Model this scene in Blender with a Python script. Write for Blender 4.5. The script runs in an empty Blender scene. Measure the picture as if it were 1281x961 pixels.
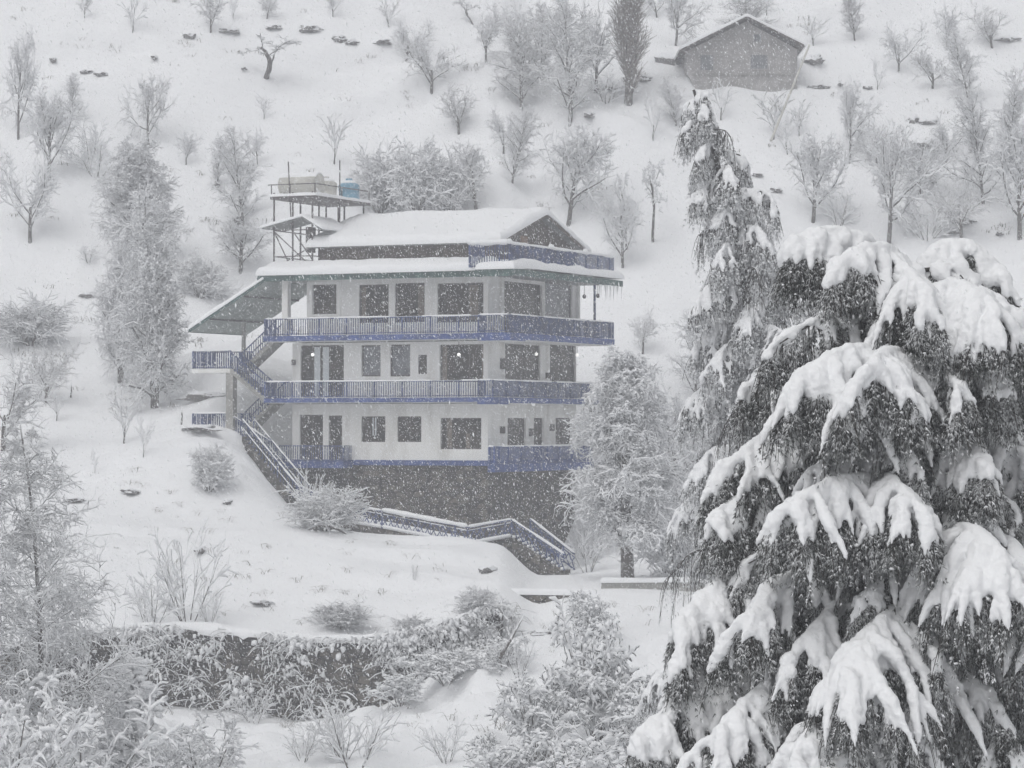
import bpy, math, random
import numpy as np
from mathutils import Vector, noise as mnoise

# ------------------------------------------------------------------ camera, light, exposure
F = 3750.0            # focal length in photo pixels (photo 1281 wide)
EYE = 1.7
HZ = 535.0            # photo row of the eye level
sc = bpy.context.scene
cam_d = bpy.data.cameras.new('camera'); cam = bpy.data.objects.new('camera', cam_d)
sc.collection.objects.link(cam); sc.camera = cam
cam_d.sensor_width = 36.0; cam_d.lens = 36.0 * F / 1281.0
cam_d.clip_start = 0.5; cam_d.clip_end = 3000
cam.location = (0, 0, EYE)
cam.rotation_euler = (math.radians(90) + math.atan((HZ - 480.5) / F), 0, 0)

SUN_EL, SUN_AZ = math.radians(58), math.radians(215)   # azimuth from +Y clockwise
w = bpy.data.worlds.new('World'); sc.world = w; w.use_nodes = True
nt = w.node_tree; bg = nt.nodes['Background']
sky = nt.nodes.new('ShaderNodeTexSky'); sky.sky_type = 'NISHITA'; sky.sun_disc = False
sky.sun_elevation = SUN_EL; sky.sun_rotation = SUN_AZ
sky.dust_density = 4.0; sky.air_density = 1.0
hs = nt.nodes.new('ShaderNodeHueSaturation'); hs.inputs['Saturation'].default_value = 0.07
nt.links.new(sky.outputs[0], hs.inputs['Color']); nt.links.new(hs.outputs[0], bg.inputs[0])
bg.inputs[1].default_value = 0.14
sd = bpy.data.lights.new('sun', 'SUN'); sd.energy = 0.8; sd.angle = math.radians(75); sd.color = (1, 0.98, 0.95)
sun = bpy.data.objects.new('sun', sd); sc.collection.objects.link(sun)
sv = Vector((math.sin(SUN_AZ) * math.cos(SUN_EL), math.cos(SUN_AZ) * math.cos(SUN_EL), math.sin(SUN_EL)))
sun.rotation_euler = sv.to_track_quat('Z', 'Y').to_euler()
sc.view_settings.view_transform = 'Standard'; sc.view_settings.look = 'None'
sc.view_settings.gamma = 1; sc.view_settings.exposure = -0.33
sc.view_settings.use_curve_mapping = False
sc.render.engine = 'CYCLES'
cy = sc.cycles
cy.use_denoising = True; cy.max_bounces = 5; cy.diffuse_bounces = 3; cy.glossy_bounces = 2
cy.transmission_bounces = 2; cy.volume_bounces = 2; cy.transparent_max_bounces = 6
HAZE_DENSITY = 0.0016
RNG = np.random.default_rng(7); random.seed(7)

def at(px, py, Y):                     # photo pixel at distance Y -> world point
    return np.array([(px - 640.5) / F * Y, Y, EYE + (HZ - py) / F * Y])

# ------------------------------------------------------------------ materials
def mat(name, col, rough=0.8, spec=0.2, var=0.0, scale=5.0, bump=0.0, col2=None, detail=4.0, bscale=None):
    m = bpy.data.materials.new(name); m.use_nodes = True
    n = m.node_tree.nodes; L = m.node_tree.links; b = n['Principled BSDF']
    b.inputs['Roughness'].default_value = rough; b.inputs['Specular IOR Level'].default_value = spec
    b.inputs['Base Color'].default_value = (*col, 1)
    if var or col2:
        t = n.new('ShaderNodeTexCoord'); no = n.new('ShaderNodeTexNoise')
        no.inputs['Scale'].default_value = scale; no.inputs['Detail'].default_value = detail
        L.new(t.outputs['Object'], no.inputs['Vector'])
        r = n.new('ShaderNodeValToRGB'); r.color_ramp.elements[0].position = 0.35; r.color_ramp.elements[1].position = 0.65
        c2 = col2 or tuple(min(1, c * (1 + var)) for c in col)
        c1 = col if col2 else tuple(c * (1 - var) for c in col)
        r.color_ramp.elements[0].color = (*c1, 1); r.color_ramp.elements[1].color = (*c2, 1)
        L.new(no.outputs['Fac'], r.inputs[0]); L.new(r.outputs[0], b.inputs['Base Color'])
    if bump:
        t = n.new('ShaderNodeTexCoord'); no = n.new('ShaderNodeTexNoise')
        no.inputs['Scale'].default_value = bscale or scale; no.inputs['Detail'].default_value = 6
        L.new(t.outputs['Object'], no.inputs['Vector'])
        bp = n.new('ShaderNodeBump'); bp.inputs['Strength'].default_value = 1; bp.inputs['Distance'].default_value = bump
        L.new(no.outputs['Fac'], bp.inputs['Height']); L.new(bp.outputs[0], b.inputs['Normal'])
    return m

def snowtop_mat(name, dark, lo=-0.1, hi=0.45, noise_amt=0.5, scale=6.0, snow=(.84, .85, .87)):
    """bark or foliage with snow lying on whatever faces up"""
    m = bpy.data.materials.new(name); m.use_nodes = True
    n = m.node_tree.nodes; L = m.node_tree.links; b = n['Principled BSDF']
    b.inputs['Roughness'].default_value = 0.85; b.inputs['Specular IOR Level'].default_value = 0.15
    g = n.new('ShaderNodeNewGeometry'); sx = n.new('ShaderNodeSeparateXYZ'); L.new(g.outputs['Normal'], sx.inputs[0])
    no = n.new('ShaderNodeTexNoise'); no.inputs['Scale'].default_value = scale; no.inputs['Detail'].default_value = 3
    t = n.new('ShaderNodeTexCoord'); L.new(t.outputs['Object'], no.inputs['Vector'])
    a = n.new('ShaderNodeMath'); a.operation = 'MULTIPLY_ADD'
    L.new(no.outputs['Fac'], a.inputs[0]); a.inputs[1].default_value = noise_amt * 2; a.inputs[2].default_value = -noise_amt
    s = n.new('ShaderNodeMath'); s.operation = 'ADD'; L.new(sx.outputs['Z'], s.inputs[0]); L.new(a.outputs[0], s.inputs[1])
    mr = n.new('ShaderNodeMapRange'); mr.interpolation_type = 'SMOOTHSTEP'
    mr.inputs['From Min'].default_value = lo; mr.inputs['From Max'].default_value = hi
    L.new(s.outputs[0], mr.inputs['Value'])
    mx = n.new('ShaderNodeMix'); mx.data_type = 'RGBA'
    mx.inputs['A'].default_value = (*dark, 1); mx.inputs['B'].default_value = (*snow, 1)
    L.new(mr.outputs['Result'], mx.inputs['Factor']); L.new(mx.outputs['Result'], b.inputs['Base Color'])
    return m

SNOWC = (.86, .868, .882)
M = {}
M['snow'] = mat('snow', SNOWC, .9, .1, bump=.03, scale=9, bscale=9)
M['ground_snow'] = mat('ground_snow', SNOWC, .9, .1, bump=.10, scale=1.2, bscale=1.6)
M['flake'] = mat('flake', (.9, .91, .93), .9, .1)
M['bare_twig'] = snowtop_mat('bare_grey_twigs', (.24, .215, .20), .2, 1.0, .5, 3)
M['bark'] = snowtop_mat('snowy_bark', (.11, .10, .092), .0, .6, .8, 2.2)
M['twig'] = snowtop_mat('snowy_twigs', (.17, .155, .145), -.85, .1, .5, 2.5)
M['twig_heavy'] = snowtop_mat('heavily_snowed_twigs', (.13, .12, .112), -1.0, -.1, .8, 1.6)
M['leafy'] = snowtop_mat('snow_loaded_leaves', (.055, .056, .05), .05, .6, .7, 2.5)
M['needle'] = snowtop_mat('frosted_needles', (.075, .083, .076), -.2, .8, 1.0, 2.5)
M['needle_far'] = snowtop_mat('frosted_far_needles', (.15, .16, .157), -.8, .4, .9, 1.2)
M['cedar_bark'] = snowtop_mat('cedar_bark', (.055, .05, .046), .5, .9, .4, 5)
M['wall'] = mat('white_render', (.66, .65, .62), .85, .2, col2=(.84, .84, .82), scale=.55, detail=9, bump=.01, bscale=8)
_n = M['wall'].node_tree; _mp = _n.nodes.new('ShaderNodeMapping'); _mp.inputs['Scale'].default_value = (2.2, 2.2, .55)
_tn = [x for x in _n.nodes if x.type == 'TEX_NOISE'][0]; _tc = _tn.inputs['Vector'].links[0].from_socket; _n.links.new(_tc, _mp.inputs[0]); _n.links.new(_mp.outputs[0], _tn.inputs['Vector'])
_cr = [x for x in _n.nodes if x.type == 'VALTORGB'][0]; _cr.color_ramp.elements[0].position = .28; _cr.color_ramp.elements[1].position = .52
M['blue'] = mat('blue_paint', (.045, .08, .25), .6, .3, var=.25, scale=3)
M['blue_dark'] = mat('blue_weathered', (.055, .08, .19), .7, .3, var=.45, scale=3)
M['frame'] = mat('dark_window_frame', (.07, .06, .055), .6, .3)
M['glass'] = mat('window_glass', (.012, .011, .01), .22, .2, col2=(.06, .05, .04), scale=1.1)
M['glass2'] = mat('curtained_glass', (.16, .17, .19), .35, .5, var=.3, scale=1.5)
M['curtain'] = mat('pale_curtain', (.62, .66, .68), .8, .2)
M['drape'] = mat('brown_drape', (.17, .145, .12), .9, .1, var=.3, scale=6)
M['stone'] = mat('dark_stone_masonry', (.03, .028, .026), .9, .2, col2=(.13, .12, .105), scale=2.6, bump=.08, bscale=3, detail=8)
def stone_mat(name, c1, c2, joint, scale, bump):
    m = bpy.data.materials.new(name); m.use_nodes = True; n = m.node_tree.nodes; L = m.node_tree.links; b = n['Principled BSDF']; b.inputs['Roughness'].default_value = .9
    t = n.new('ShaderNodeTexCoord'); mp = n.new('ShaderNodeMapping'); mp.inputs['Scale'].default_value = (1, 1, 1.7); L.new(t.outputs['Object'], mp.inputs[0])
    ns = n.new('ShaderNodeTexNoise'); ns.inputs['Scale'].default_value = 2.0; L.new(mp.outputs[0], ns.inputs['Vector'])
    va = n.new('ShaderNodeVectorMath'); va.operation = 'MULTIPLY_ADD'; L.new(ns.outputs['Color'], va.inputs[0]); va.inputs[1].default_value = (.35, .35, .35); L.new(mp.outputs[0], va.inputs[2])
    v1 = n.new('ShaderNodeTexVoronoi'); v1.feature = 'F1'; v1.inputs['Scale'].default_value = scale; L.new(va.outputs[0], v1.inputs['Vector'])
    v2 = n.new('ShaderNodeTexVoronoi'); v2.feature = 'DISTANCE_TO_EDGE'; v2.inputs['Scale'].default_value = scale; L.new(va.outputs[0], v2.inputs['Vector'])
    sx = n.new('ShaderNodeSeparateXYZ'); L.new(v1.outputs['Color'], sx.inputs[0])
    r = n.new('ShaderNodeValToRGB'); r.color_ramp.elements[0].color = (*c1, 1); r.color_ramp.elements[1].color = (*c2, 1); L.new(sx.outputs[0], r.inputs[0])
    mr = n.new('ShaderNodeMapRange'); mr.inputs['From Max'].default_value = .07; L.new(v2.outputs['Distance'], mr.inputs['Value'])
    mx = n.new('ShaderNodeMix'); mx.data_type = 'RGBA'; mx.inputs['A'].default_value = (*joint, 1); L.new(r.outputs[0], mx.inputs['B']); L.new(mr.outputs[0], mx.inputs['Factor']); L.new(mx.outputs['Result'], b.inputs['Base Color'])
    bp = n.new('ShaderNodeBump'); bp.inputs['Distance'].default_value = bump; L.new(mr.outputs[0], bp.inputs['Height']); L.new(bp.outputs[0], b.inputs['Normal']); return m
M['stone'] = stone_mat('dark_stone_masonry', (.035, .032, .028), (.15, .132, .11), (.014, .013, .012), 2.0, .07)
M['concrete'] = mat('grey_concrete', (.30, .295, .28), .9, .2, var=.2, scale=1.5)
M['roof_tin'] = mat('grey_roof_tin', (.22, .23, .23), .6, .4, var=.15, scale=2)
M['canopy_tin'] = mat('pale_green_tin', (.36, .41, .39), .6, .3, var=.12, scale=1.5)
M['green'] = mat('green_eave_paint', (.06, .11, .10), .7, .2, var=.35, scale=2)
M['wood'] = mat('dark_timber', (.075, .06, .05), .8, .2, col2=(.13, .105, .09), scale=4)
M['door_wood'] = mat('brown_door_wood', (.22, .14, .095), .7, .2, var=.2, scale=3)
M['steel'] = mat('rusty_steel', (.10, .085, .085), .6, .4, var=.3, scale=6)
M['tank_white'] = mat('cream_tank', (.55, .54, .50), .5, .3, var=.12, scale=1.5)
M['tank_blue'] = mat('blue_plastic_tank', (.16, .33, .45), .4, .4, var=.1, scale=2)
M['hut_glass'] = mat('pale_hut_glass', (.17, .175, .19), .5, .3, var=.2, scale=2)  # pale mottled grey, kept close in tone to the hut boards
M['hut'] = mat('grey_hut_boards', (.30, .29, .285), .9, .1, col2=(.44, .425, .42), scale=1.5)
M['rock'] = snowtop_mat('snow_dusted_rock', (.19, .18, .175), .0, .35, .8, 3.0)
M['earth'] = mat('dark_earth', (.07, .065, .06), .9, .1, var=.4, scale=4, bump=.05)
M['straw'] = snowtop_mat('dry_grass', (.16, .14, .11), .1, .7, .5, 5)
lm = bpy.data.materials.new('lit_globe'); lm.use_nodes = True
e = lm.node_tree.nodes['Principled BSDF']; e.inputs['Base Color'].default_value = (.9, .9, .88, 1)
e.inputs['Emission Color'].default_value = (1, .98, .95, 1); e.inputs['Emission Strength'].default_value = 1.1
M['globe'] = lm

# ------------------------------------------------------------------ mesh collecting
class MB:
    def __init__(s): s.v = []; s.f = []; s.n = 0
    def add(s, verts, faces):
        verts = np.asarray(verts, float).reshape(-1, 3); faces = np.asarray(faces, int)
        s.v.append(verts); s.f.append(faces + s.n); s.n += len(verts)
    def box(s, x0, x1, y0, y1, z0, z1):
        v = [(x, y, z) for z in (z0, z1) for y in (y0, y1) for x in (x0, x1)]
        s.add(v, [(0, 2, 3, 1), (4, 5, 7, 6), (0, 1, 5, 4), (2, 6, 7, 3), (0, 4, 6, 2), (1, 3, 7, 5)])
    def bar(s, a, b, w, h=None):
        a = np.array(a, float); b = np.array(b, float); h = h or w
        t = (b - a) / (np.linalg.norm(b - a) + 1e-9)
        r = np.array([0, 0, 1.]) if abs(t[2]) < .95 else np.array([1., 0, 0])
        A = np.cross(t, r); A /= np.linalg.norm(A); B = np.cross(A, t)
        o = [A * i * w / 2 + B * j * h / 2 for i, j in ((-1, -1), (1, -1), (1, 1), (-1, 1))]
        s.add([a + k for k in o] + [b + k for k in o],
              [(3, 2, 1, 0), (4, 5, 6, 7), (0, 1, 5, 4), (1, 2, 6, 5), (2, 3, 7, 6), (3, 0, 4, 7)])
    def prism(s, poly, axis, d0, d1):      # poly in the two other axes
        n = len(poly); vs = []
        for d in (d0, d1):
            for p in poly:
                q = list(p); q.insert(axis, d); vs.append(q)
        s.v.append(np.array(vs, float)); b = s.n; s.n += 2 * n
        s.f.append([tuple(b + i for i in range(n))[::-1], tuple(b + n + i for i in range(n))])
        s.f.append([(b + i, b + (i + 1) % n, b + n + (i + 1) % n, b + n + i) for i in range(n)])
    def tubes(s, P, R, sides, closed=False):   # P (k,n,3)  R (k,n)
        P = np.asarray(P, float); R = np.asarray(R, float); k, n = R.shape
        T = np.gradient(P, axis=1); T /= np.linalg.norm(T, axis=2, keepdims=True) + 1e-9
        avg = np.abs((P[:, -1] - P[:, 0])); ref = np.zeros((k, 3)); ref[np.arange(k), np.argmin(avg, axis=1)] = 1
        A = np.cross(T, ref[:, None, :]); A /= np.linalg.norm(A, axis=2, keepdims=True) + 1e-9
        B = np.cross(T, A)
        th = np.arange(sides) * 2 * math.pi / sides
        V = P[:, :, None, :] + R[:, :, None, None] * (np.cos(th)[None, None, :, None] * A[:, :, None, :] + np.sin(th)[None, None, :, None] * B[:, :, None, :])
        ki, ni, si = np.meshgrid(np.arange(k), np.arange(n - 1), np.arange(sides), indexing='ij')
        base = ki * n * sides + ni * sides; s2 = (si + 1) % sides
        Q = np.stack([base + si, base + sides + si, base + sides + s2, base + s2], -1).reshape(-1, 4)
        s.add(V.reshape(-1, 3), Q)
        if closed:
            off = s.n - k * n * sides
            for i in range(k):
                b = off + i * n * sides
                s.f.append([tuple(range(b, b + sides)), tuple(range(b + (n - 1) * sides, b + n * sides))[::-1]])
    def build(s, name, material, parent=None, smooth=False):
        me = bpy.data.meshes.new(name)
        if s.v:
            V = np.concatenate(s.v); me.vertices.add(len(V)); me.vertices.foreach_set('co', V.ravel())
            lens = []; loops = []
            for f in s.f:
                if isinstance(f, np.ndarray):
                    if len(f): lens.append(np.full(len(f), f.shape[1])); loops.append(f.ravel())
                else:
                    for p in f: lens.append(np.array([len(p)])); loops.append(np.array(p))
            lens = np.concatenate(lens); loops = np.concatenate(loops)
            me.loops.add(len(loops)); me.loops.foreach_set('vertex_index', loops.astype(np.int32))
            me.polygons.add(len(lens)); st = np.concatenate([[0], np.cumsum(lens)[:-1]])
            me.polygons.foreach_set('loop_start', st.astype(np.int32))
            me.polygons.foreach_set('use_smooth', np.full(len(lens), smooth))
            me.update(calc_edges=True)
        me.materials.append(material)
        o = bpy.data.objects.new(name, me); sc.collection.objects.link(o)
        if parent: o.parent = parent
        return o

def tag(o, label=None, cat=None, group=None, kind=None):
    if label: o['label'] = label
    if cat: o['category'] = cat
    if group: o['group'] = group
    if kind: o['kind'] = kind
    return o
def empty(name, loc=(0, 0, 0), rz=0, scale=None):
    o = bpy.data.objects.new(name, None); sc.collection.objects.link(o)
    o.location = loc; o.rotation_euler = (0, 0, rz)
    if scale is not None: o.scale = scale
    return o
def children(o): return [c for c in bpy.data.objects if c.parent == o]
def copy_thing(root, kids):
    c = root.copy(); sc.collection.objects.link(c)
    for k in kids:
        d = k.copy(); sc.collection.objects.link(d); d.parent = c
    return c

# ------------------------------------------------------------------ noise (numpy value noise)
_P = np.random.default_rng(3).random((256, 256))
def vnoise(x, y, s=1.0, o=0):
    x = np.asarray(x, float) / s + 37.1 * o + 1000; y = np.asarray(y, float) / s + 17.7 * o + 1000
    xi = np.floor(x).astype(int); yi = np.floor(y).astype(int); fx = x - xi; fy = y - yi
    fx = fx * fx * (3 - 2 * fx); fy = fy * fy * (3 - 2 * fy)
    g = lambda a, b: _P[a % 256, b % 256]
    return (g(xi, yi) * (1 - fx) + g(xi + 1, yi) * fx) * (1 - fy) + (g(xi, yi + 1) * (1 - fx) + g(xi + 1, yi + 1) * fx) * fy - .5

# ------------------------------------------------------------------ terrain
def sstep(a, b, x):
    t = np.clip((np.asarray(x, float) - a) / (b - a), 0, 1); return t * t * (3 - 2 * t)
def wall_line(X):          # distance of the lower retaining wall face
    return 124.0 + .8 * np.sin(np.asarray(X, float) * .35) + 1.2 * sstep(-7, 0, X)
def wall_step(X, Y):
    h = 3.0 * (1 - sstep(-8, 0.6, X) * .5) * (1 - sstep(-.8, 1.4, X))
    return h * sstep(0.0, .5, np.asarray(Y, float) - wall_line(X) - .15)
ctrl = []
for px, py, Y in [
    (-250, 790, 126), (0, 790, 125.5), (200, 791, 125.5), (430, 791, 125.8), (520, 785, 126.3), (590, 765, 127), 
    (-100, 700, 134), (100, 700, 134), (250, 700, 134), (400, 705, 134), (500, 730, 131.5), (560, 735, 130.5),
    (-100, 620, 145), (100, 620, 145), (250, 620, 144), (330, 625, 144), (380, 665, 139), (480, 690, 137), (540, 698, 136), (575, 725, 133),
    (290, 556, 152.6), (318, 583, 150.6), (342, 610, 148.6), (366, 636, 146.6), (395, 655, 144.8), (425, 668, 143), (372, 655, 151), (400, 668, 148), (480, 682, 147), (560, 700, 146), (400, 668, 153), (480, 682, 153),
    (240, 545, 155), (150, 540, 155), (0, 545, 155), (-150, 545, 155), (60, 497, 161), (-100, 497, 161), (230, 495, 162),
    (0, 440, 170), (100, 440, 170), (-150, 440, 170), (230, 430, 172),
    (800, 445, 171), (770, 500, 163), (860, 560, 156), (850, 650, 147), (900, 445, 171), (1000, 445, 171), (1100, 445, 171), (1300, 445, 171), (1450, 445, 171),
    (1000, 560, 155), (1200, 560, 155), (1400, 560, 155),
    (640, 800, 123), (710, 805, 122.5), (800, 770, 126), (800, 810, 121), (900, 790, 124), (1000, 780, 124), (1200, 780, 124), (1400, 780, 124),
    (500, 905, 117), (300, 930, 112), (100, 950, 108), (600, 880, 115), (600, 955, 106), (800, 900, 112), (900, 961, 104), (1200, 961, 104), (-200, 955, 106),
    (0, 300, 186), (-200, 300, 186), (200, 300, 187), (400, 290, 187), (600, 300, 186), (800, 300, 186), (1000, 300, 187), (1200, 300, 186), (1450, 300, 186),
    (400, 400, 177), (600, 400, 177),
    (0, 200, 195), (-250, 200, 196), (250, 200, 196), (500, 200, 197), (700, 200, 195), (900, 200, 196), (1100, 200, 194), (1300, 200, 196), (1500, 200, 196),
    (0, 100, 205), (-250, 100, 205), (250, 100, 204), (500, 100, 206), (700, 112, 203), (930, 112, 203), (1100, 110, 204), (1300, 100, 205), (1500, 100, 205),
    (0, 0, 215), (-250, 0, 216), (300, 0, 214), (600, 0, 216), (900, 0, 217), (1200, 0, 215), (1500, 0, 216)]:
    p = at(px, py, Y); p[2] -= float(wall_step(p[0], p[1])); ctrl.append(p)
for p in [(-.5, 138, -5.25), (3, 140, -5.2), (2.5, 131.5, -5.3), (7.5, 131, -5.3), (10, 140, -5), (4, 145, -5.1), (-4, 156, -4), (-8, 157, -3), (-3, 161, -2), (-6, 169, 4.5), tuple(at(345, 532, 163)), tuple(at(322, 512, 165)), tuple(at(300, 520, 162)), (5.5, 151, -5), (8, 155, -4.5), (7, 160, -1), (2, 168, 4.5), (-12, 161, 1.2),
          (12, 131, -5.5), (20, 133, -5.0), (30, 135, -5.0)]: ctrl.append(np.array(p, float))
for X in (-70, -35, 0, 35, 70):
    for Y, z in ((260, 62), (330, 104), (95, -12.2), (60, -13), (30, -9.5), (12, -3.5), (0, .0), (-20, 2)): ctrl.append(np.array([X * (.5 if Y < 100 else 1), Y, z], float))
ctrl = np.array(ctrl)
def _phi(d2): return .5 * d2 * np.log(d2 + 1e-9)
def _fit(c, lam=1.5):
    n = len(c); xy = c[:, :2]; K = _phi(((xy[:, None] - xy[None]) ** 2).sum(-1)) + lam * np.eye(n)
    Pm = np.c_[np.ones(n), xy]; A = np.block([[K, Pm], [Pm.T, np.zeros((3, 3))]])
    return np.linalg.solve(A, np.r_[c[:, 2], np.zeros(3)])
_W = _fit(ctrl)
def ground(X, Y):
    X = np.atleast_1d(np.asarray(X, float)); Y = np.atleast_1d(np.asarray(Y, float)); sh = X.shape
    x = X.ravel(); y = Y.ravel(); out = np.zeros(len(x))
    for i in range(0, len(x), 20000):
        a = x[i:i + 20000]; b = y[i:i + 20000]
        d = (a[:, None] - ctrl[None, :, 0]) ** 2 + (b[:, None] - ctrl[None, :, 1]) ** 2
        out[i:i + 20000] = _phi(d) @ _W[:-3] + _W[-3] + _W[-2] * a + _W[-1] * b
    flat = sstep(126.5, 129.5, y) * (1 - sstep(140, 146, y)) * sstep(-3, 1, x)      # keep the terrace in front of the house smooth
    far = sstep(165, 180, y)
    nz = vnoise(x, y, 7, 1) * 1.0 + vnoise(x, y, 2.6, 2) * .40 + vnoise(x, y, 1.1, 3) * .16 + vnoise(x, y, .5, 5) * .05 + (1 - sstep(121, 124.5, y)) * sstep(97, 106, y) * (vnoise(x, y, 1.6, 7) * .8 + vnoise(x, y, .7, 9) * .25)
    # soft orchard terraces on the far slope
    ter = vnoise(x * .25, y, 3.2, 4) * 1.0
    rough = 1 + 1.4 * (1 - sstep(119, 126, y)) * sstep(95, 104, y)
    saw = np.mod((y + 5 * vnoise(x, y, 14, 21) + 1.2 * vnoise(x, y, 3, 22)) / 6.5, 1)
    out += (sstep(0, .16, saw) - saw) * 1.9 * far * np.clip(.4 + 2.0 * vnoise(x, y, 9, 23), 0, 1)
    saw2 = np.mod((y + 4 * vnoise(x, y, 9, 25)) / 4.2, 1)
    out += (sstep(0, .2, saw2) - saw2) * .9 * (1 - far) * (1 - flat) * sstep(126, 129, y) * np.clip(.4 + 1.6 * vnoise(x, y, 6, 26), 0, 1) * (1 - sstep(-3, 1, x))
    out += nz * (1 - .9 * flat) * (.55 + .35 * far) * rough + ter * far * .9
    out += wall_step(x, y)
    return out.reshape(sh)
def gz(x, y): return float(ground(x, y)[0])
def hit(px, py, y0=96, y1=300):
    Y = np.arange(y0, y1, .25); X = (px - 640.5) / F * Y; Z = EYE + (HZ - py) / F * Y
    g = ground(X, Y); k = np.argmax(g >= Z)
    if g[k] < Z[k]: k = len(Y) - 1
    return X[k], Y[k], g[k]

xs = np.concatenate([np.arange(-110, -34, 3.0), np.arange(-34, 34, .32), np.arange(34, 111, 3.0)])
ys = np.concatenate([np.arange(-30, 92, 3.0), np.arange(92, 150, .28), np.arange(150, 222, .5), np.arange(222, 331, 4.0)])
GX, GY = np.meshgrid(xs, ys); GZ = ground(GX, GY)
m = MB(); nx, ny = len(xs), len(ys)
ii, jj = np.meshgrid(np.arange(ny - 1), np.arange(nx - 1), indexing='ij'); b = ii * nx + jj
m.add(np.stack([GX, GY, GZ], -1).reshape(-1, 3), np.stack([b, b + 1, b + nx + 1, b + nx], -1).reshape(-1, 4))
tag(m.build('snowy_ground', M['ground_snow'], smooth=True), kind='structure')

# haze
hz = MB(); hz.box(-130, 130, -35, 345, float(GZ.min()) - 1, float(GZ.max()) + 3)
hm = bpy.data.materials.new('haze_air'); hm.use_nodes = True
hn = hm.node_tree; hn.nodes.remove(hn.nodes['Principled BSDF']); pv = hn.nodes.new('ShaderNodeVolumePrincipled')
pv.inputs['Color'].default_value = (.93, .95, 1.0, 1); pv.inputs['Density'].default_value = HAZE_DENSITY
hn.links.new(pv.outputs[0], [n for n in hn.nodes if n.type == 'OUTPUT_MATERIAL'][0].inputs['Volume'])
tag(hz.build('haze', hm), kind='stuff')

# ------------------------------------------------------------------ snow sheets
def snow_sheet(mb, u0, u1, v0, v1, base, thick, r=.3, nu=40, nv=20, nz=.06, seed=0, tf=None):
    """a rounded snow layer lying on base(u,v)"""
    def axis(a, b, n):
        e = min(r, (b - a) * .49); t = np.array([0, .04, .14, .3, .55, .8, 1]) * e
        mid = np.linspace(a + e, b - e, max(2, n))[1:-1]
        return np.concatenate([a + t, mid, (b - t)[::-1]])
    U = axis(u0, u1, nu); V = axis(v0, v1, nv); UU, VV = np.meshgrid(U, V)
    d = np.minimum(np.minimum(UU - u0, u1 - UU), np.minimum(VV - v0, v1 - VV))
    q = np.clip(d / r, 0, 1); prof = np.sqrt(1 - (1 - q) ** 2)
    th = thick * prof * (1 + 1.2 * nz / .06 * vnoise(UU, VV, 1.3, seed + 1) * .3) + nz * vnoise(UU, VV, .4, seed + 2) * prof
    if tf is not None: th = th * tf(UU, VV)
    Zb = base(UU, VV); n = len(U); k = len(V)
    top = np.stack([UU, VV, Zb + th + .004], -1).reshape(-1, 3); bot = np.stack([UU, VV, Zb - .004 + 0 * th], -1).reshape(-1, 3)
    a, c = np.meshgrid(np.arange(k - 1), np.arange(n - 1), indexing='ij'); q0 = (a * n + c)
    Q = np.stack([q0, q0 + 1, q0 + n + 1, q0 + n], -1).reshape(-1, 4)
    mb.add(top, Q); mb.add(bot, Q[:, ::-1])
    edge = [i for i in range(n)] + [n * j + n - 1 for j in range(1, k)] + [n * (k - 1) + i for i in range(n - 2, -1, -1)] + [n * j for j in range(k - 2, 0, -1)]
    o = mb.n - len(bot); t0 = o - len(top)
    E = np.array(edge); E2 = np.roll(E, -1)
    mb.f.append(np.stack([E + t0, E + o, E2 + o, E2 + t0], -1))
def snow_rail(mb, a, b, r, seed=0, gap=.0, lift=None):
    a = np.array(a, float); b = np.array(b, float); L = np.linalg.norm(b - a); n = max(6, int(L / .12))
    t = np.linspace(0, 1, n); P = a + (b - a) * t[:, None]; P[:, 2] += (lift if lift is not None else r * .6)
    nn = vnoise(t * L, t * 0 + seed * 3.3, .5, seed); rr = r * (1 + .7 * nn)
    if gap: rr = np.where(vnoise(t * L, t * 0 + seed, 1.1, seed + 9) > .5 - gap, rr * .25, rr)
    rr[0] = rr[-1] = r * .2
    mb.tubes(P[None], rr[None], 6, closed=True)

# ================================================================== THE HOUSE
A0 = math.radians(25); CA, SA = math.cos(A0), math.sin(A0)
W, D = 11.1, 10.9
PR = np.array([-1.2, 149.0]); HL = np.array([PR[0] - W * CA, PR[1] + W * SA])       # front-right and front-left corners
house = empty('hillside_house', (HL[0], HL[1], 0), -A0)
tag(house, 'three-storey white house with blue wrap-around balconies, stone base and thick snow on its roofs', 'house')
def loc2w(u, v, z): return np.array([HL[0] + u * CA + v * SA, HL[1] - u * SA + v * CA, z])
def fu(px, v=0.0):      # pixel column -> u on the plane at depth v
    k = (px - 640.5) / F; return (k * (HL[1] + v * CA) - HL[0] - v * SA) / (CA + k * SA)
def sv_(px, u=W):       # pixel column -> v on the side plane at u
    k = (px - 640.5) / F; return (k * (HL[1] - u * SA) - HL[0] - u * CA) / (SA - k * CA)
def zz(py, u, v): return EYE + (HZ - py) / F * (HL[1] - u * SA + v * CA)

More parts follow.
